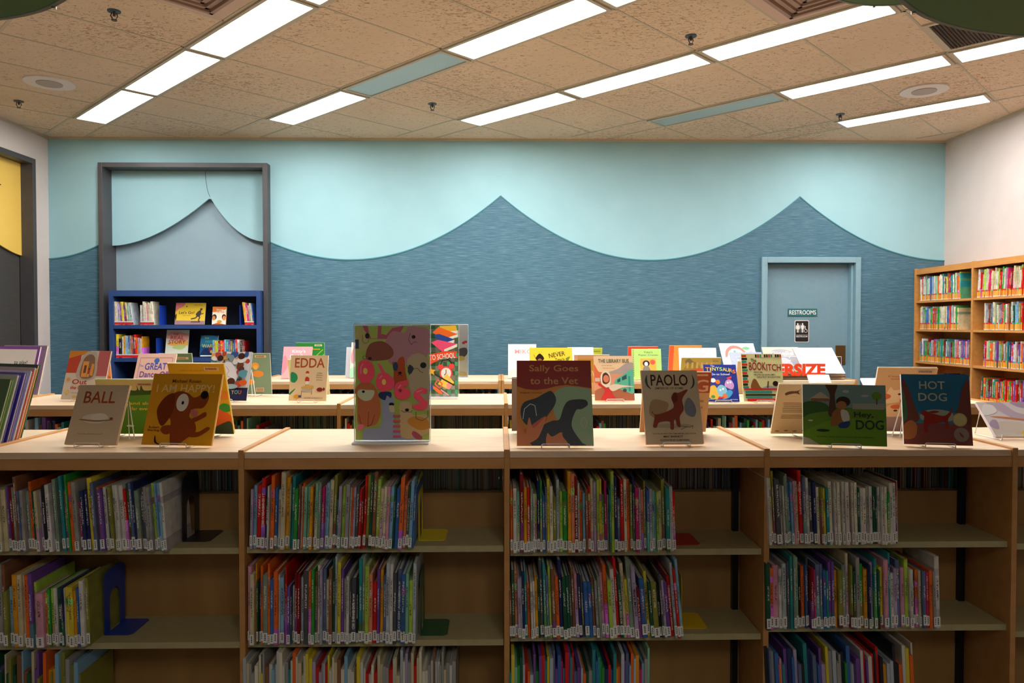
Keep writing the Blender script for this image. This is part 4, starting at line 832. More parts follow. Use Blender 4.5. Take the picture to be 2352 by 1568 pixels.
display((-1.101, 4.271, -.126, 9, .223, .264), 'e8cda4', 'f3eee2', [('t', 'EDDA', .52, .835, .80, .21, 'b5532f'), ('s', '2f9a68', [(.02, .50), (.02, .60), (.07, .63), (.18, .58), (.21, .48), (.14, .40), (.04, .42)]), ('s', '2f8a58', [(.01, .16), (.08, .22), (.17, .27), (.10, .19), (.02, .13)]),
    ('e', .47, .62, .045, .035, 'c8452f'), ('e', .47, .57, .045, .035, 'ead9b0'), ('s', 'c8452f', [(.42, .50), (.46, .53), (.52, .50), (.52, .43), (.42, .43)]), ('r', .43, .36, .09, .07, 'f0ebe0'), ('r', .43, .32, .03, .04, 'c8a030'), ('r', .49, .32, .03, .04, 'c8a030'), ('s', 'dcae58', [(.32, .28), (.42, .33), (.64, .33), (.60, .27)]), ('r', .34, .20, .24, .065, 'bcb4a8'), ('r', .33, .12, .012, .1, '6a5a48'), ('r', .60, .14, .012, .1, '6a5a48'),
    ('e', .82, .25, .08, .045, '8c2f2c'), ('e', .93, .26, .03, .035, '8c2f2c'), ('s', 'e0a030', [(.12, .08), (.2, .13), (.3, .10), (.24, .05)]), ('r', .26, .07, .08, .05, '4a5484'), ('t', 'A Little', .80, .61, .13, .025, '7a6248'), ('t', "Valkyrie's", .80, .56, .18, .025, '7a6248'), ('t', 'First Day', .79, .51, .16, .025, '7a6248'), ('t', 'of School', .80, .46, .16, .025, '7a6248'), ('t', 'ADAM AUERBACH', .66, .065, .5, .028, '8a7254')],
    'cream picture book titled EDDA with a child on a desk')
display((-1.181, 4.659, -.021, -17, .243, .232), 'cfcf92', 'ebe6cf', [], 'pale green picture book back peeking out behind the EDDA book', elab='wire easel behind the cream EDDA book')
display((.675, 4.275, -.017, 17, .231, .266), 'e6a07c', 'd9a38c', [('s', 'f2cfa4', [(0, .60), (0, 1), (1, 1), (1, .64), (.8, .70), (.5, .62), (.3, .60)]), ('s', 'b3a39c', [(.35, .62), (.6, .70), (.8, .82), (1, .84), (1, .66), (.7, .60)]), ('s', 'e8724a', [(0, .80), (.12, .64), (.3, .62), (.34, .44), (0, .40)]),
    ('s', 'b06a4c', [(0, .2), (.3, .3), (.6, .26), (1, .24), (1, 0), (0, 0)]), ('s', '63bfa0', [(.52, .44), (.78, .60), (1, .68), (1, .18), (.78, .2), (.56, .30)]), ('p', '3a5c60', [(.58, .46), (.66, .50), (.66, .42), (.58, .39)]), ('p', '3a5c60', [(.70, .52), (.82, .58), (.82, .48), (.70, .44)]), ('e', .76, .22, .05, .04, '4a5048'), ('r', .86, .2, .05, .34, '3f9a8a'), ('r', .02, .42, .12, .08, 'd8c4b0'),
    ('s', 'e9ddc4', [(.17, .40), (.16, .54), (.22, .64), (.32, .66), (.40, .58), (.42, .42), (.36, .30), (.24, .30)]), ('s', '5a3428', [(.20, .46), (.22, .58), (.30, .62), (.38, .54), (.38, .42), (.30, .36), (.22, .38)]), ('e', .30, .48, .075, .085, 'dc8462'), ('s', 'd23a34', [(.16, .0), (.26, .22), (.10, .34), (.14, .38), (.30, .28), (.42, .28), (.44, .16), (.52, 0)]), ('s', 'e3d2bc', [(.36, .30), (.5, .36), (.7, .34), (1, .30), (.7, .28), (.46, .20)]),
    ('t', 'THE LIBRARY BUS', .5, .885, .78, .085, '4a5a4c'), ('t', 'Bahram Rahman', .33, .78, .26, .02, 'a87a50'), ('t', 'Gabrielle Grimard', .37, .72, .30, .02, 'a87a50')], 'picture book of a scarfed girl beside a green bus')
display((.581, 4.640, -.018, -12, .221, .256), 'cfa77c', 'ece0cc', [('r', .1, .3, .8, .6, 'c49a3c'), ('r', .0, .0, .1, 1, 'e0b0a0')] , 'tan and gold picture book back behind the green bus book', elab='wire easel behind the green bus book')
display((.318, 4.40, -.019, 24, .262, .326), 'eed23c', 'e8dcae', [('t', 'NEVER', .64, .86, .38, .09, '33240f', 10), ('t', 'Teach', .70, .76, .22, .06, '4a3a1c', 4), ('e', .24, .80, .07, .06, '2b1a14'), ('s', '2b1a14', [(.14, .78), (.24, .88), (.34, .78), (.24, .72)]), ('e', .24, .74, .05, .04, 'a8603c'), ('s', '7a8a2c', [(.84, .78), (.94, .82), (.90, .74), (.88, .72)]), ('l', 'b05a30', .012, [(.10, .86), (.14, .78)])] +
    [('e', rq.uniform(.2, .95), rq.uniform(.7, .97), .007, .006, '6a4a1c') for k in range(14)] , 'bright yellow picture book with a black-haired child and wavy title', zoff=0, stand=True)
display((1.264, 4.655, -.016, -18, .247, .244), 'b3a04c', 'f0ecdf', [('s', '9c8a3c', [(0, .6), (.3, .9), (.6, .7), (1, .8), (1, .5), (0, .4)]), ('s', '7c7458', [(.1, .92), (.14, .84), (.3, .88), (.2, .98)]), ('p', 'd85a34', [(.05, .50), (.2, .66), (.45, .72), (.7, .66), (1, .5), (1, .44), (.7, .60), (.45, .66), (.2, .60), (.06, .44)])] +
    [('r', .1 + .12 * k, .40, .03, .22, 'd85a34') for k in range(7)] + [('r', .14 + .12 * k, .72, .05, .16, 'c8b070') for k in range(6)] + barcode(.76, .89, .2, 'c0a068'), 'olive picture book back with a red arched bridge', elab='wire easel behind the blue dinosaur book')
display((1.285, 4.207, -.107, 30, .188, .236), '22338c', 'b8c0dc', [('e', .5, .38, .40, .32, '38408c'), ('s', 'e8b848', [(.1, .1), (.14, .36), (.3, .42), (.42, .2), (.36, .06)]), ('s', '86c4dc', [(.40, .16), (.36, .34), (.48, .44), (.62, .38), (.66, .22), (.54, .1)]), ('e', .46, .30, .03, .028, 'f0f4f0'), ('e', .54, .33, .03, .028, 'f0f4f0'), ('s', 'c89ad0', [(.60, .42), (.66, .56), (.80, .58), (.88, .44), (.82, .32), (.68, .36)]), ('e', .70, .50, .03, .028, 'f4f0f4'), ('e', .78, .51, .03, .028, 'f4f0f4'), ('e', .40, .52, .07, .06, 'ec7a34'), ('e', .26, .56, .08, .06, 'e8ece8'), ('p', 'd84040', [(.68, .64), (.84, .68), (.82, .62), (.7, .58)]), ('s', '4aa0d8', [(.5, .06), (.7, .1), (.82, .24), (.7, .3)]), ('e', .58, .14, .08, .06, 'e87840'), ('p', 'd83838', [(.36, .06), (.56, .08), (.54, .12), (.38, .12)]), ('e', .22, .12, .06, .04, '4a9a4c'),
    ('t', 'The', .28, .955, .12, .045, 'f0f0ff'), ('t', 'T', .12, .86, .12, .11, 'f0a040'), ('t', 'I', .22, .865, .04, .09, 'f0d050'), ('t', 'N', .32, .87, .10, .10, 'f0e060'), ('t', 'Y', .43, .88, .10, .10, 'd8e850'), ('t', 'S', .53, .87, .09, .10, 'a8e0b0'), ('t', 'A', .63, .86, .10, .10, 'f0e060'), ('t', 'U', .73, .85, .10, .10, 'f0d050'), ('t', 'R', .83, .83, .10, .10, 'f0b040'), ('t', 'S', .92, .80, .09, .10, 'f08c40'), ('t', 'Go to School', .5, .725, .56, .055, 'dce4f4'), ('t', 'Migy Blanco', .14, .045, .2, .024, 'dce4f4'), ('t', 'Steve Smallman', .84, .045, .22, .024, 'dce4f4')], 'dark blue picture book with colourful cartoon dinosaurs')
display((1.520, 4.197, .004, 12, .234, .276), 'dfdba0', 'e8e4d0', [('s', 'b8cc5c', [(0, .2), (.08, .5), (.06, .9), (0, 1)])] + [('r', .0, .93 - k * .06, .12 + .02 * (k % 2), .045, ['d83a2c', '2c2c28', '3c9484'][k % 3]) for k in range(12)] + [('r', .34 + k * .055, .925, .04, .06, ['2c2c28', 'd83a2c', '3c9484', 'e8e0c0', '2c2c28'][k % 5]) for k in range(12)] +
    [('t', 'The', .29, .86, .14, .07, '2c2420'), ('t', 'BOOK', .38, .735, .42, .17, '9c2c2a'), ('t', 'ITCH', .78, .71, .36, .14, '9c2c2a'), ('t', 'FREEDOM,', .39, .605, .22, .035, '3a302a'), ('t', "TRUTH & HARLEM'S", .54, .555, .54, .035, '3a302a'), ('t', 'GREATEST BOOKSTORE', .64, .505, .58, .035, '3a302a'), ('s', '8c5a2c', [(.20, .26), (.24, .44), (.32, .46), (.42, .30), (.5, .26)]), ('s', '97a4b0', [(.45, .26), (.6, .32), (.76, .30), (.84, .26)]), ('e', .80, .37, .07, .055, '2c1f1a'), ('p', '5a4034', [(.58, .28), (.61, .42), (.64, .42), (.62, .28)]),
     ('r', .02, .235, .96, .035, 'c8302c'), ('r', .04, .165, .66, .055, '3c9484'), ('r', .04, .115, .74, .035, '2c2c28'), ('r', .04, .065, .66, .04, '3c9484'), ('r', .08, .0, .74, .06, 'd8342c'), ('r', .82, .0, .14, .20, '3a2c28')], 'tan picture book with striped borders and a lying boy reading')
display((1.600, 4.630, -.018, -17, .224, .22), 'cdb48a', 'e4d6ba', [], 'tan picture book back between the dinosaur book and striped book', elab='wire easel behind the striped tan book')
display((2.043, 4.599, -.022, 39, .137, .154), 'f6dfe2', 'f0d4d8', [('r', .2, .1, .6, .6, 'f3eadc')] + [('r', .28, .62 - .07 * k, .44, .02, 'e0a8b0') for k in range(6)], 'small pale pink booklet leaning in front of the oversize sign')
display((2.375, 4.536, -.015, 48, .16, .150), 'f0e2ee', 'e6d4e4', [('l', 'd8a8cc', .02, [(.1, .8), (.5, .6), (.9, .9)])], 'small pale lavender booklet right of the far row, left of puppies book')

# ---- far row
display((.196, 6.101, -.017, 13, .234, .284), 'f1efee', 'e6e2dc', [('t', 'MIKO', .55, .78, .62, .13, 'ec9a9c'), ('t', 'and the small sea', .45, .55, .5, .03, 'c8c8d0'), ('s', 'e9ddcc', [(0, .0), (.1, .25), (.4, .2), (.5, 0)])], 'white picture book with faint pink capital letters')
display((.680, 6.072, -.019, 18, .215, .264), 'eef0f4', 'e2e4e8', [('t', 'a quiet story', .5, .6, .6, .05, 'c4cce0'), ('t', 'by the pond', .5, .5, .5, .05, 'c4cce0')], 'plain white picture book right of the yellow book')
display((.808, 6.385, -.019, -18, .162, .250), 'b4c43a', 'dfe6a8', [('r', .55, .86, .35, .05, '8a9c28')], 'lime green picture book back beside the plain white one', elab='wire easel behind the plain white book')
display((1.240, 6.377, -.016, -14, .257, .258), 'd24a30', 'e4c8b8', barcode(.66, .88, .3, 'e8d8c0'), 'red picture book back behind the green cat book', elab='wire easel behind the green cat book')
display((1.196, 5.92, -.017, 13, .238, .250), 'b5d97a', 'cfe0a8', [('t', "Yoko's", .56, .89, .30, .07, '4a7a4c'), ('t', 'Paper Cranes', .56, .79, .66, .06, '4a7a4c'), ('r', .28, .1, .54, .58, 'f0b04c'), ('e', .48, .52, .12, .10, '3a3438'), ('e', .48, .50, .06, .07, 'f2eee8'), ('s', '8a8478', [(.36, .2), (.4, .42), (.56, .42), (.62, .2)]), ('e', .70, .56, .09, .08, 'e0604c')] + [('o_' if False else 'e', .05, .95 - .06 * k, .02, .012, '6a7a4c') for k in range(15)], 'lime green picture book with a black and white cat')
display((1.605, 6.370, -.018, -13, .278, .266), 'eda04a', 'e9b878', [('r', 0, 0, .14, 1, 'e8623c'), ('s', 'f2b860', [(.3, .5), (.5, .9), (.8, .8), (.7, .5)]), ('r', 0, .03, 1, .05, '6a2c30')], 'orange picture book back left of the white square book', elab='wire easel behind the white square book')
display((1.636, 6.005, -.019, 14, .309, .256), 'efeae6', 'd9cfc8', [('t', 'the cats in', .52, .82, .40, .05, 'd0c4b0'), ('t', 'Krasinski Square', .52, .65, .72, .09, 'b8ac98'), ('r', .2, .52, .6, .008, 'd89a88')], 'wide white picture book with grey title lettering')
display((2.061, 6.149, -.017, 42, .299, .372), 'f4f0ee', 'dcd6d2', [('s', 'e8786c', [(.10, .60), (.16, .80), (.34, .93), (.56, .90), (.72, .74), (.66, .72), (.54, .82), (.36, .84), (.22, .74), (.16, .60)]), ('s', '5aa07c', [(.26, .70), (.34, .72), (.40, .80), (.44, .72), (.38, .66)]), ('s', '6aae80', [(.64, .86), (.74, .90), (.86, .86), (.78, .80), (.66, .82)]), ('e', .86, .70, .07, .05, 'e8788a')], 'tilted white picture book with a red arc and green leaves')
display((2.055, 5.960, -.019, 40, .265, .274), '98a2b8', 'd8dce4', [('r', 0, 0, 1, .35, 'd8e4f0')] + [('e', rq.uniform(.05, .95), rq.uniform(.45, .97), .015, .014, 'f0f2f6') for k in range(26)] + [('t', 'Snow', .44, .66, .52, .13, 'eef0f6'), ('e', .5, .2, .3, .12, 'f0f4f6')], 'grey-blue snowy picture book tucked behind the striped book')
display((2.474, 6.246, -.019, 44, .319, .336), 'b9c9a8', 'e8e8dc', [('s', '9c9aa2', [(.12, .3), (.14, .7), (.3, .9), (.6, .92), (.84, .78), (.88, .4), (.6, .2)]), ('t', 'Giselle', .5, .78, .62, .14, 'f2ecd0', 2), ('s', 'c4c2c8', [(.3, .3), (.4, .6), (.6, .6), (.7, .34)])] + [('e', rq.uniform(.1, .9), rq.uniform(.2, .7), .015, .012, 'e4e4ea') for k in range(30)], 'large grey and green tilted book with flowing cream title')
display((-1.670, 6.115, -.017, 17, .238, .268), 'f0a3ab', 'eec0c2', [('t', "Kitty's", .54, .84, .46, .13, 'f8eeee'), ('t', 'Cuddles', .54, .69, .6, .12, 'f8eeee'), ('s', 'f4d8da', [(.3, .3), (.4, .56), (.7, .56), (.8, .3), (.5, .2)]), ('s', 'e88a98', [(0, .1), (.2, .4), (.1, .7), (0, .6)])], 'pink picture book with white handwritten title on the far row')
display((-1.622, 6.429, -.017, -6, .245, .284), '2f9040', 'd8ecd8', [('l', 'b8d840', .02, [(.4, .2), (.7, .6), (.95, .8)]), ('l', 'b8d840', .02, [(.5, .1), (.8, .5), (.98, .65)]), ('r', .1, .84, .5, .015, '8cd070'), ('r', .5, .80, .35, .02, 'f0b040')] + barcode(.66, .90, .26, 'e8e4c8'), 'bright green picture book back behind the pink book', elab='wire easel behind the pink far-row book')
display((-1.122, 6.155, -.018, 17, .228, .304), 'f3e6c8', 'e8dcd0', [('s', 'ef8f9c', [(.05, .4), (.02, .7), (.2, .98), (.3, .7), (.2, .5)]), ('s', '9ccfae', [(0, 0), (.0, .25), (.3, .3), (.6, .2), (1, .26), (1, 0)]), ('s', 'c0dcc4', [(.2, .1), (.4, .3), (.7, .2), (.6, 0)])], 'cream picture book with pink petals, left of the dogs poster')
display((-1.190, 6.235, -.015, 13, .197, .256), 'c3c9d2', 'c9ccd4', [], 'grey picture book edge peeking out left of the cream petals book')

# ---- inside the blue bookcase
yb_ = 7.20
display((-2.983, yb_, 0, 12, .285, .215), 'e6c53c', 'd8cca0', [('s', 'd8787c', [(0, .6), (0, 1), (.3, 1), (.26, .84), (.12, .74)]), ('p', 'a07f8c', [(0, 0), (1, 0), (1, .17), (0, .19)]), ('s', '3a3238', [(.02, .18), (0, .4), (.04, .5), (.05, .3)]), ('e', .37, .83, .02, .035, '4a3c24'), ('t', "Let's Go!", .38, .55, .52, .13, '3a2c24'), ('t', 'Julie Flett', .38, .41, .26, .04, '6a5424'), ('t', 'Julie Flett', .76, .89, .28, .05, '8a7a34'),
    ('e', .865, .70, .042, .055, '4a4444'), ('s', '4a4444', [(.84, .66), (.76, .60), (.72, .50), (.72, .38), (.80, .36), (.86, .44), (.87, .58)]), ('l', '4a4444', .04, [(.74, .40), (.70, .30), (.62, .28), (.54, .25)]), ('l', '4a4444', .04, [(.79, .40), (.84, .32), (.80, .24), (.80, .16), (.84, .15)]), ('l', '4a4444', .03, [(.83, .58), (.88, .48), (.95, .52)]), ('l', '4a4444', .03, [(.75, .56), (.70, .46), (.76, .42)]), ('r', .54, .10, .32, .035, '4a3c38')], 'yellow wide book with a dark running figure in the blue bookcase', base=1.604, stand=False)
display((-2.703, yb_, 0, 10, .13, .175), 'f0ead8', 'e8a860', [('s', 'e8843a', [(0, .7), (0, 1), (1, 1), (1, .86)]), ('e', .16, .42, .17, .16, '3c2620'), ('e', .86, .42, .15, .16, '3c2620'), ('e', .12, .36, .12, .13, 'd88a50'), ('e', .88, .36, .12, .13, 'd88a50'), ('t', 'Secret', .55, .84, .5, .10, 'f4ead0'), ('t', 'of Raj', .6, .70, .5, .13, 'e8702c'), ('e', .55, .16, .18, .09, 'c89a3c'), ('p', 'd8602c', [(0, 0), (.4, .1), (1, 0)])], 'small orange and white paperback with two faces in the blue bookcase', th=.02, base=1.604, stand=False)
display((-3.115, yb_, 0, 12, .215, .27), 'd5ddd0', 'cfd6cc', [('s', 'e8a8a0', [(.0, .7), (.2, .92), (.7, .9), (1, .8), (.9, .6), (.4, .66)]), ('s', 'e8b45c', [(.1, .46), (.2, .56), (.9, .6), (1, .44), (.5, .40)]), ('s', 'b4cc80', [(.3, .34), (.5, .44), (.9, .42), (.7, .28)]), ('t', 'THE', .42, .84, .22, .07, 'b8504c'), ('t', 'REAL', .5, .71, .6, .13, 'c03428'), ('t', 'STORY', .5, .56, .76, .14, 'c03428')], 'pale green book with red REAL STORY title in the blue bookcase', base=1.288, stand=False)
display((-2.808, yb_, 0, 12, .165, .215), '1f4f80', 'cfd6cc', [('s', '2f7fa8', [(0, .5), (.1, .95), (.6, 1), (1, .9), (1, .5)]), ('s', '1a3058', [(0, .1), (.3, .4), (.8, .3), (1, .1), (1, 0), (0, 0)]), ('t', 'THE', .36, .87, .26, .07, 'b8c850'), ('t', 'NIGHT', .6, .72, .6, .11, '4fc0b0'), ('t', 'WAR', .42, .52, .62, .15, 'e0c850'), ('e', .72, .26, .13, .08, 'c8a858'), ('r', .05, .04, .85, .05, 'e4ecec'), ('s', '8a2c50', [(.5, .3), (.6, .46), (.7, .34)])], 'dark blue book with yellow WAR lettering in the blue bookcase', th=.02, base=1.288, stand=False)

# ---------------------------------------------------------------- acrylic sign holders
def lighten(sh, g):
    f = lambda c: ''.join('%02x' % min(250, int(int(c[i:i + 2], 16) * g)) for i in (0, 2, 4))
    return [tuple(f(v) if isinstance(v, str) and len(v) == 6 and all(ch in '0123456789abcdef' for ch in v) else v for v in q) for q in sh]
def sign(x, y, yaw, lab, shapes, bg, w_=.279, h_=.432):
    t = thing('sign_holder', (x, y, TOP), yaw, lab, 'sign'); hw = w_ / 2
    a = MB()
    a.box(-hw - .004, hw + .004, -.006, -.0035, .010, h_ + .016, M['acrylic']); a.box(-hw - .004, hw + .004, .0035, .006, .010, h_ + .016, M['acrylic']); a.build('acrylic_sheet', t)
    a = MB(); a.box(-hw - .007, hw + .002, -.042, .042, 0.0, .008, M['acrylicedge']); a.build('acrylic_base', t, .002)
    a = MB(); a.box(-hw - .005, hw + .005, -.006, .006, h_ + .0162, h_ + .0205, M['acrylicedge'])
    a.box(-hw - .005, -hw - .0035, -.006, .006, .0085, h_ + .016, M['acrylicedge']); a.box(hw + .0035, hw + .005, -.006, .006, .0085, h_ + .016, M['acrylicedge']); a.build('acrylic_edge', t)
    a = MB(); a.box(-hw, hw, -.001, .001, .012, .012 + h_, flat(bg, .35)); p = a.build('poster', t)
    o = art(shapes, w_, h_, 'poster_print', p, y=-.0012); o.location = (-hw, 0, .012)
    return t
LM, PK = 'b9c860', 'c9607c'
sh = [('r', 0, 0, 1, 1, LM)]
sh += [('p', PK, [(.10, 1), (.17, 1), (.19, .93), (.22, .89), (.30, .89), (.31, 1), (.36, 1), (.35, .93), (.42, .92), (.5, .98), (.66, 1), (.6, .92), (.48, .88), (.38, .885), (.18, .885)]),
       ('s', 'd9939c', [(.40, .84), (.5, .95), (.66, .94), (.72, .99), (.85, .99), (1, .96), (1, .78), (.9, .70), (.6, .66), (.45, .68), (.48, .78)]), ('s', 'dcc07c', [(0, .80), (.02, .97), (.09, .98), (.19, .90), (.18, .82), (.10, .78)]), ('e', .165, .912, .03, .025, '2a2430'), ('l', '4a3038', .005, [(.10, .92), (.10, .86), (.14, .845), (.18, .86), (.19, .90)]),
       ('r', 0, .80, .05, .08, '3c5468'), ('s', 'a05a48', [(.14, .74), (.20, .84), (.36, .865), (.48, .82), (.52, .76), (.46, .71), (.30, .695), (.18, .70)]), ('e', .20, .715, .025, .012, '3a1c1c'), ('l', '4a3038', .005, [(.14, .74), (.10, .73), (.11, .71), (.16, .71)]), ('e', .79, .903, .026, .016, '2a2430'), ('l', '4a3038', .005, [(.75, .94), (.72, .88), (.76, .835), (.80, .86), (.84, .855)]),
       ('s', 'd8b894', [(.70, .64), (.72, .72), (.84, .76), (.97, .72), (1, .60), (1, .28), (.86, .30), (.74, .44), (.72, .58)]), ('e', .92, .655, .042, .026, '1f1c24'), ('l', '3c3038', .006, [(.70, .66), (.73, .57), (.76, .62), (.84, .63), (.88, .60), (.92, .59)]), ('s', '3f4658', [(.71, .60), (.73, .66), (.79, .63), (.75, .58)]),
       ('s', 'd8582c', [(.52, .48), (.52, .60), (.50, .68), (.56, .68), (.60, .72), (.66, .72), (.68, .60), (.70, .50), (.62, .44)]), ('e', .545, .645, .035, .04, '36486c'), ('e', .605, .588, .026, .012, '2a1c20'), ('l', '2a1c20', .006, [(.57, .565), (.605, .575), (.64, .56)]),
       ('s', 'c87a4c', [(.03, .16), (.03, .36), (.0, .44), (.08, .50), (.24, .49), (.32, .38), (.34, .24), (.28, .14), (.12, .12)]), ('s', 'e2ceac', [(.03, .39), (.05, .44), (.16, .44), (.26, .43), (.22, .36), (.12, .345)]), ('e', .11, .425, .02, .011, '2a1c20'), ('l', '4a3038', .006, [(.05, .22), (.08, .13), (.12, .13)]), ('l', '4a3038', .006, [(.18, .25), (.17, .12), (.22, .14), (.26, .22)]),
       ('s', 'a5a9ba', [(.10, .02), (.14, .10), (.34, .12), (.36, .30), (.36, .38), (.44, .40), (.52, .36), (.54, .12), (.72, .05), (.78, .0), (.2, 0)]), ('s', '34406c', [(.32, .38), (.34, .42), (.48, .42), (.48, .37), (.43, .39), (.40, .35)]), ('e', .49, .315, .036, .014, '1f1c24'), ('s', 'cfc29c', [(.47, .25), (.46, .30), (.52, .30), (.53, .25)]),
       ('s', 'd9b487', [(.62, .04), (.60, .24), (.60, .32), (.68, .34), (.76, .32), (.78, .22), (.98, .22), (1, .08), (.8, .02)]), ('s', 'cf9440', [(.70, .16), (.80, .21), (.97, .18), (1, .11), (.86, .09)]), ('e', .70, .265, .028, .013, '1f1c24'), ('l', '3c3038', .006, [(.62, .26), (.66, .245), (.70, .25), (.75, .245), (.77, .26)]), ('l', '3c3038', .006, [(.82, .25), (.82, .19), (.90, .17), (.98, .20), (.98, .26)])]
for k in range(5): sh += [('r', .51, .20 - .045 * k, .10, .022, PK)]
sh += [('s', PK, [(.76, .06), (.80, .08), (.90, .03), (.88, .0), (.80, .02)]), ('s', PK, [(.03, .10), (.06, .14), (.12, .13), (.08, .09)]), ('s', 'd8486c', [(.31, .66), (.35, .66), (.42, .58), (.52, .54), (.52, .46), (.42, .44), (.32, .50), (.38, .56)])]
def balloon(s, cx, cy, w_, h_):
    r = 'cf4a5e'; hl = 'e88a94'
    if s == 'D': return [('s', r, [(cx - .10, cy + .04), (cx - .06, cy + .095), (cx + .04, cy + .10), (cx + .11, cy + .05), (cx + .12, cy - .03), (cx + .06, cy - .09), (cx - .03, cy - .10), (cx - .10, cy - .05)]), ('e', cx, cy + .005, .03, .028, 'd3b25c'), ('l', hl, .012, [(cx - .06, cy - .02), (cx - .06, cy + .04), (cx - .03, cy + .07)])]
    if s == 'O': return [('s', r, [(cx - .11, cy), (cx - .08, cy + .065), (cx, cy + .085), (cx + .08, cy + .06), (cx + .11, cy), (cx + .06, cy - .065), (cx - .03, cy - .085), (cx - .09, cy - .05)]), ('e', cx, cy, .028, .026, 'd3b25c'), ('l', hl, .012, [(cx - .06, cy + .03), (cx - .02, cy + .06)])]
    if s == 'G': return [('s', r, [(cx - .10, cy - .01), (cx - .08, cy + .06), (cx, cy + .08), (cx + .08, cy + .09), (cx + .09, cy + .05), (cx + .02, cy + .03), (cx + .10, cy + .01), (cx + .11, cy - .05), (cx + .02, cy - .08), (cx - .08, cy - .06)]), ('e', cx - .02, cy, .022, .016, '8a2c3c'), ('l', hl, .012, [(cx - .05, cy + .02), (cx - .01, cy + .05)])]
    return [('s', r, [(cx - .09, cy + .05), (cx, cy + .10), (cx + .09, cy + .085), (cx + .08, cy + .05), (cx, cy + .05), (cx + .04, cy + .01), (cx + .10, cy - .03), (cx + .07, cy - .085), (cx - .04, cy - .095), (cx - .11, cy - .06), (cx - .06, cy - .045), (cx + .01, cy - .035), (cx - .06, cy + .0)]), ('l', hl, .010, [(cx - .05, cy + .06), (cx + .03, cy + .08)])]
sh += balloon('D', .14, .60, 0, 0) + balloon('O', .39, .51, 0, 0) + balloon('G', .63, .435, 0, 0) + balloon('S', .88, .36, 0, 0)
sign(-.401, 2.80, -.01, 'large acrylic poster stand with pink balloon letters and cartoon dogs', lighten(sh, 1.22), 'e2ee7c')  # print colours brightened to stand in for light through the paper
sh = [('r', 0, 0, 1, 1, 'e9e8e4')] + [('r', .08 + .17 * k, 0, .085, 1, '9cc4ac') for k in range(6)] + [('r', 0, .04 + .13 * k, 1, .06, '8cb89c') for k in range(8)] + [('r', .08 + .17 * k, .04 + .13 * j, .085, .06, '4f9a74') for k in range(6) for j in range(8)]
sh += [('p', 'efb53a', [(.60, .99), (.95, 1), (1, .9), (.68, .87)]), ('p', 'ece6d8', [(.68, .905), (1, .93), (1, .885), (.68, .865)]), ('p', 'ea6a2c', [(.45, .90), (.58, .98), (.98, .88), (.76, .79)]), ('p', 'ece6d8', [(.78, .83), (1, .88), (1, .84), (.77, .79)]), ('p', '2b4a94', [(.48, .87), (.60, .88), (.94, .80), (.64, .70)]), ('p', 'ece6d8', [(.65, .74), (.92, .80), (.92, .76), (.65, .705)]), ('p', 'e0507c', [(.42, .76), (.56, .80), (.98, .74), (.68, .62)]), ('p', 'ece6d8', [(.70, .665), (.98, .74), (.98, .70), (.70, .625)]),
       ('p', 'e8502c', [(.10, .50), (.42, .60), (.72, .64), (.98, .64), (.94, .59), (1, .54), (.72, .56), (.42, .46), (.12, .40)]), ('t', 'BACK TO SCHOOL', .52, .555, .84, .075, 'f4f0e4', 6), ('e', .74, .33, .14, .10, 'dc4a48'), ('e', .74, .33, .11, .078, 'ecebe8'), ('l', '2a2428', .015, [(.74, .38), (.74, .33), (.70, .30)]), ('e', .62, .42, .06, .04, 'dc4a48'), ('e', .86, .43, .06, .04, 'dc4a48'), ('l', '2a3430', .02, [(.62, .45), (.66, .51), (.80, .52), (.87, .46)]),
       ('p', 'eec25a', [(.56, .18), (.76, .32), (.92, .20), (.80, .10)]), ('e', .80, .15, .05, .045, 'ec8a94'), ('l', '3a3024', .03, [(.48, .32), (.92, .16)]), ('l', 'e86a3c', .025, [(.56, .24), (.50, .18), (.60, .12), (.66, .18), (.56, .24)]), ('s', 'e86a3c', [(.42, .14), (.50, .14), (.66, .06), (.60, .04)]), ('s', '2b4a94', [(.30, .12), (.40, .18), (.46, .12), (.38, .08)]), ('p', 'efa83a', [(.40, .42), (.44, .38), (.52, .38), (.47, .35), (.49, .30), (.42, .33), (.36, .30), (.37, .36), (.33, .39), (.39, .39)]), ('l', 'e8a0a0', .03, [(.62, .10), (.80, .02)])]
sign(-.385, 4.50, -.01, 'acrylic poster stand with stacked books, red banner and alarm clock', lighten(sh, 1.12), 'f2f1ee')
sh = [('r', 0, 0, 1, 1, 'eceae8')] + [('e', .78, .86, .16, .09, 'c9c6c4'), ('e', .30, .80, .2, .1, 'd0c4b8'), ('s', '4a4c50', [(.66, .42), (.74, .54), (.96, .56), (.98, .44), (.8, .36)]), ('e', .86, .22, .14, .08, 'cfc0b4'), ('e', .88, .66, .05, .025, 'd83c4c'), ('e', .94, .68, .05, .025, 'd83c4c'), ('e', .80, .36, .12, .05, 'e8b060'), ('e', .85, .06, .15, .04, 'ecb070'), ('e', .4, .4, .2, .12, '8c8c90')]
sign(-.398, 6.20, -.01, 'acrylic poster stand with grey cats, far row behind the dogs poster', lighten(sh, 1.3), 'f6f5f3')

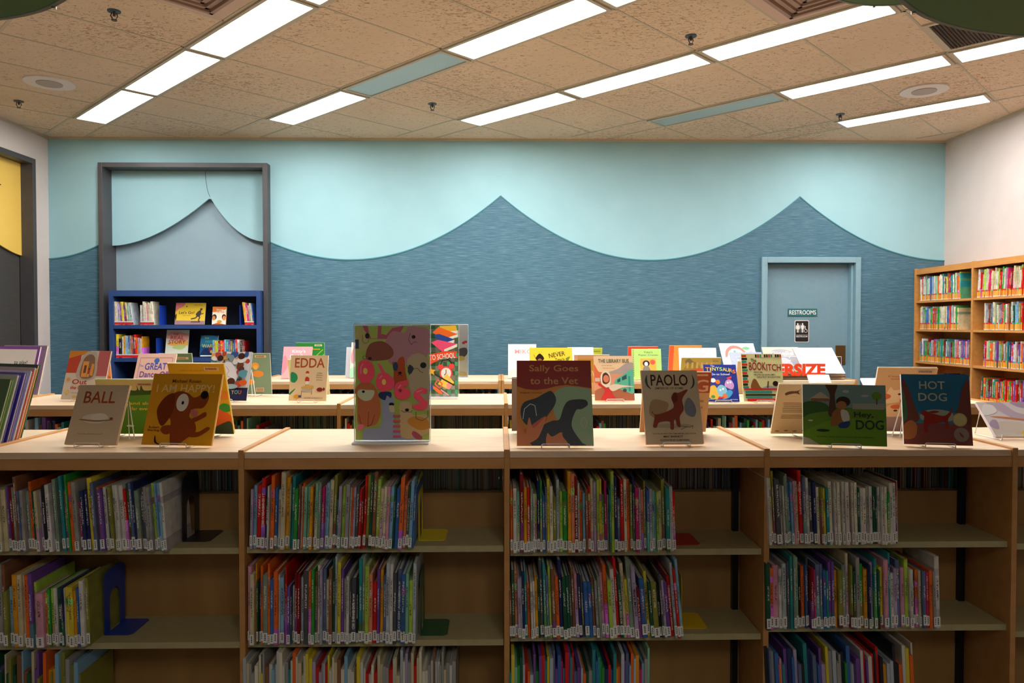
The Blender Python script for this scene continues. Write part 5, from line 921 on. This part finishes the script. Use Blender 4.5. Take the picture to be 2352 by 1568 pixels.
# oversize bin: clear front panel with red letters, a flat pile of big books and a white book on top
t = thing('oversize_sign', (2.36, 5.95, TOP), 0, 'clear acrylic panel with big red OVERSIZE letters on the far row', 'sign')
a = MB(); a.box(-.42, .42, -.003, 0, 0.002, .19, M['acrylic']); a.build('acrylic_panel', t)
a = MB(); a.tube([(-.42, -.0015, .19), (.42, -.0015, .19)], .0018, M['acrylicedge']); a.build('panel_edge', t)
vs, fs, ar = text_mesh('OVERSIZE', .055)
a = MB(); a.add([(v[0] * .60 - .02 + .01, -.0045, v[1] * .10 + .085) for v in vs], fs, flat('f0451c', .4)); a.build('lettering', t)
zz = TOP + .001; rp = random.Random(4)
for i, (c, th, nm) in enumerate([('8a6a50', .008, 'brown'), ('e2b27a', .009, 'tan'), ('5a4a4c', .007, 'dark grey'), ('e0956a', .008, 'salmon'), ('c8a070', .007, 'light brown'), ('4c4440', .006, 'black')]):
    t = thing('oversize_book', (2.43 + rp.uniform(-.012, .012), 6.17 + rp.uniform(-.01, .01), zz), rp.uniform(-.03, .03), '%s oversize book lying %s from the bottom in the flat pile' % (nm, ordn(i + 1)), 'book', 'oversize books lying flat')
    a = MB(); a.box(-.40, .40, -.19, .19, 0, .0016, flat(c)); a.box(-.40, .40, -.19, .19, th - .0016, th, flat(c)); a.box(-.40, -.398, -.19, .19, .0016, th - .0016, flat(c)); a.build('cover', t)
    a = MB(); a.box(-.397, .395, -.185, .187, .0017, th - .0017, M['page']); a.build('page_block', t); zz += th + .0003
display((2.67, 6.00, -.015, 52, .335, .33), 'f3f1f6', 'd8c4cc', [('t', 'The winter atlas', .5, .86, .5, .06, 'd8d4e8')], 'big glossy white book lying tilted above the flat pile', base=zz + .002, stand=False, th=.016)

# clear stands with glossy books at the right end of the near row
def acryl_stand(x, y, yaw, tilt, w_, h_, lab):
    t = thing('acrylic_stand', (x, y, TOP), yaw, lab, 'book stand'); s, c = math.sin(RX(tilt)), math.cos(RX(tilt)); hw = w_ / 2 - .01
    a = MB(); th = .014
    for sx in (-hw, hw):
        L = h_ * .72; yt, zt = L * s + th / c + .004, L * c + .01
        a.tube([(sx, -.02, .022), (sx, -.02, .0035), (sx, yt + .03, .0035), (sx, yt, zt), (sx, th / c + .006, .008)], .003, M['acrylicedge'])
    a.tube([(-hw, -.02, .022), (hw, -.02, .022)], .003, M['acrylicedge']); a.build('stand_frame', t); return t
sh = [('r', 0, 0, 1, 1, 'e4dde0'), ('s', 'c8b8cc', [(.2, 1), (.4, .7), (.6, .5), (1, .4), (1, .56), (.7, .7), (.5, 1)]), ('s', 'b9a6c4', [(.7, 1), (.8, .86), (1, .82), (1, 1)]), ('s', 'd98a58', [(.1, .56), (.4, .50), (.9, .42), (1, .40), (.9, .46), (.4, .56)]), ('s', 'ded2c8', [(.0, .1), (.2, .4), (.6, .40), (.8, .2), (.6, .05)]), ('s', 'e8d24c', [(.52, .02), (.6, .14), (.76, .14), (.84, .06), (.7, 0)]), ('s', 'f2eef0', [(0, .6), (.1, .9), (.3, .9), (.3, .7)]), ('s', 'b9a6c4', [(.0, .3), (.1, .46), (.2, .44), (.14, .2)])]
display((2.03, 2.83, -.015, 47, .195, .175), 'e4dde0', 'd8ccd4', sh, 'glossy pale purple and white book tilted on a clear stand', stand=False, base=1.168)
acryl_stand(2.03, 2.83, -.015, 47, .195, .175, 'clear stand under the pale purple and white book')
display((2.30, 2.86, -.013, 45, .19, .175), 'b3c0d4', 'e8e4e0', [('s', 'd6dce6', [(.0, .2), (.3, .8), (.8, .9), (1, .5), (.6, .1)])], 'pale blue glossy book at the right edge of the near row', stand=False, base=1.168)
acryl_stand(2.30, 2.86, -.013, 45, .19, .175, 'clear stand under the pale blue book at the right edge')

# leaning rows of large books at the left edge, seen from their fore-edges
def leaning(x, y, w_, h_, tilt, yaw, bg, edge, lab, shapes=[], th=.012): display((x, y, yaw, tilt, w_, h_), bg, edge, shapes, lab, th=th, stand=False, group='large books leaning at the left edge', base=1.157)
leaning(-3.10, 4.80, .36, .32, 14, -.30, 'b7a9ae', 'd8d2c4', 'grey-mauve large book at the back of the far left group', [('r', 0, .9, 1, .1, 'a89aa4')])
leaning(-3.105, 4.74, .36, .315, 14, -.30, 'f2f3f6', '8a4fb0', 'white large book with purple border in the far left group', [('r', 0, .94, 1, .06, '8a4fb0'), ('r', .94, 0, .06, 1, '8a4fb0'), ('t', 'to play!', .62, .66, .3, .1, '3c5a3c'), ('s', '9cc4e8', [(.5, .1), (.7, .3), (.9, .2), (.9, .05)])])
leaning(-2.025, 3.00, .30, .295, 16, -.42, '1f3a3c', '4a7a58', 'dark green large book behind the other near-row leaning books')
leaning(-2.006, 2.955, .30, .285, 16, -.42, 'a9aab0', 'e8a040', 'grey large book with an orange back in the near-row leaning group', [('s', '6a8a78', [(.6, .1), (.8, .5), (1, .4), (1, .1)])])
leaning(-1.994, 2.915, .30, .275, 16, -.42, 'c9ced4', 'd84a34', 'silver large book with green leaves in the near-row leaning group', [('s', '2f8a4c', [(.55, .1), (.7, .34), (.95, .4), (.8, .16)]), ('s', '3a5a94', [(.8, .5), (.85, .8), (.95, .8), (.92, .5)])])
leaning(-1.990, 2.872, .30, .270, 16, -.42, '5c4a9c', '9a8cc8', 'purple large book in the near-row leaning group')
leaning(-1.988, 2.83, .30, .265, 16, -.42, 'b4b6bc', '6a6cb0', 'pale grey large book in front of the purple leaning one')
leaning(-1.986, 2.79, .30, .250, 16, -.42, '3f6a34', '8ab05c', 'green large book at the front of the near-row leaning group')

# ---------------------------------------------------------------- signs on the restroom door
t = thing('door_sign', (3.052, 7.3845, 1.726), 0, 'teal sign reading RESTROOMS in white capitals on the slate door', 'sign')
a = MB(); a.box(-.148, .148, -.006, 0, -.040, .038, flat('1f6a70', .4)); a.build('plate', t)
vs, fs, ar = text_mesh('RESTROOMS', .012); a = MB(); a.add([(v[0] * .270, -.0065, v[1] * .044) for v in vs], fs, flat('f2f2ee')); a.build('lettering', t)
t = thing('restroom_sign', (3.046, 7.3845, 1.536), 0, 'black pictogram sign with RESTROOM below the teal sign', 'sign')
def rrect(w_, h_, r, n=6): return [(sx * (w_ / 2 - r) + r * math.cos(a_), sz * (h_ / 2 - r) + r * math.sin(a_)) for sx, sz, a0 in ((1, 1, 0), (-1, 1, PI / 2), (-1, -1, PI), (1, -1, 3 * PI / 2)) for a_ in [a0 + PI / 2 * k / n for k in range(n + 1)]]
a = MB(); a.prism(rrect(.145, .222, .014), -.004, 0, flat('dcdcd8', .4), 'y'); a.build('border', t)
a = MB(); a.prism(rrect(.130, .207, .010), -.0055, -.0041, flat('1c1c1e', .4), 'y'); a.build('plate', t)
a = MB(); W_ = flat('f2f2ee')
def fp(pts): a.add([(p[0], -.006, p[1]) for p in pts], [tuple(range(len(pts)))], W_)
def circ(cx, cz, r, n=16): fp([(cx + r * math.cos(2 * PI * k / n), cz + r * math.sin(2 * PI * k / n)) for k in range(n)])
for cx, dress in ((-.042, 1), (.006, 0)):
    circ(cx, .073, .0085)
    fp([(cx - .012, .062), (cx + .012, .062), (cx + (.018 if dress else .012), .020), (cx - (.018 if dress else .012), .020)])
    fp([(cx - .009, .021), (cx - .002, .021), (cx - .002, -.012), (cx - .009, -.012)]); fp([(cx + .002, .021), (cx + .009, .021), (cx + .009, -.012), (cx + .002, -.012)])
    fp([(cx - .012, .062), (cx - .018, .058), (cx - .021, .030), (cx - .017, .030)]); fp([(cx + .012, .062), (cx + .018, .058), (cx + .021, .030), (cx + .017, .030)])
fp([(-.0195, .078), (-.0175, .078), (-.0175, -.012), (-.0195, -.012)])
circ(.034, .047, .005); fp([(.031, .040), (.037, .040), (.038, .018), (.032, .018)]); fp([(.034, .022), (.048, .022), (.048, .017), (.034, .017)]); fp([(.046, .020), (.051, .020), (.057, -.004), (.052, -.004)])
n = 24
for k in range(n):
    a0 = PI * .75 + 2 * PI * .78 * k / n; a1 = PI * .75 + 2 * PI * .78 * (k + 1) / n
    fp([(.040 + .017 * math.cos(a0), .004 + .017 * math.sin(a0)), (.040 + .017 * math.cos(a1), .004 + .017 * math.sin(a1)), (.040 + .0135 * math.cos(a1), .004 + .0135 * math.sin(a1)), (.040 + .0135 * math.cos(a0), .004 + .0135 * math.sin(a0))])
fp([(-.060, -.036), (.060, -.036), (.060, -.038), (-.060, -.038)])
a.build('pictograms', t)
vs, fs, ar = text_mesh('RESTROOM', .01); a = MB(); a.add([(v[0] * .112, -.006, v[1] * .016 - .052) for v in vs], fs, W_); a.build('lettering', t)
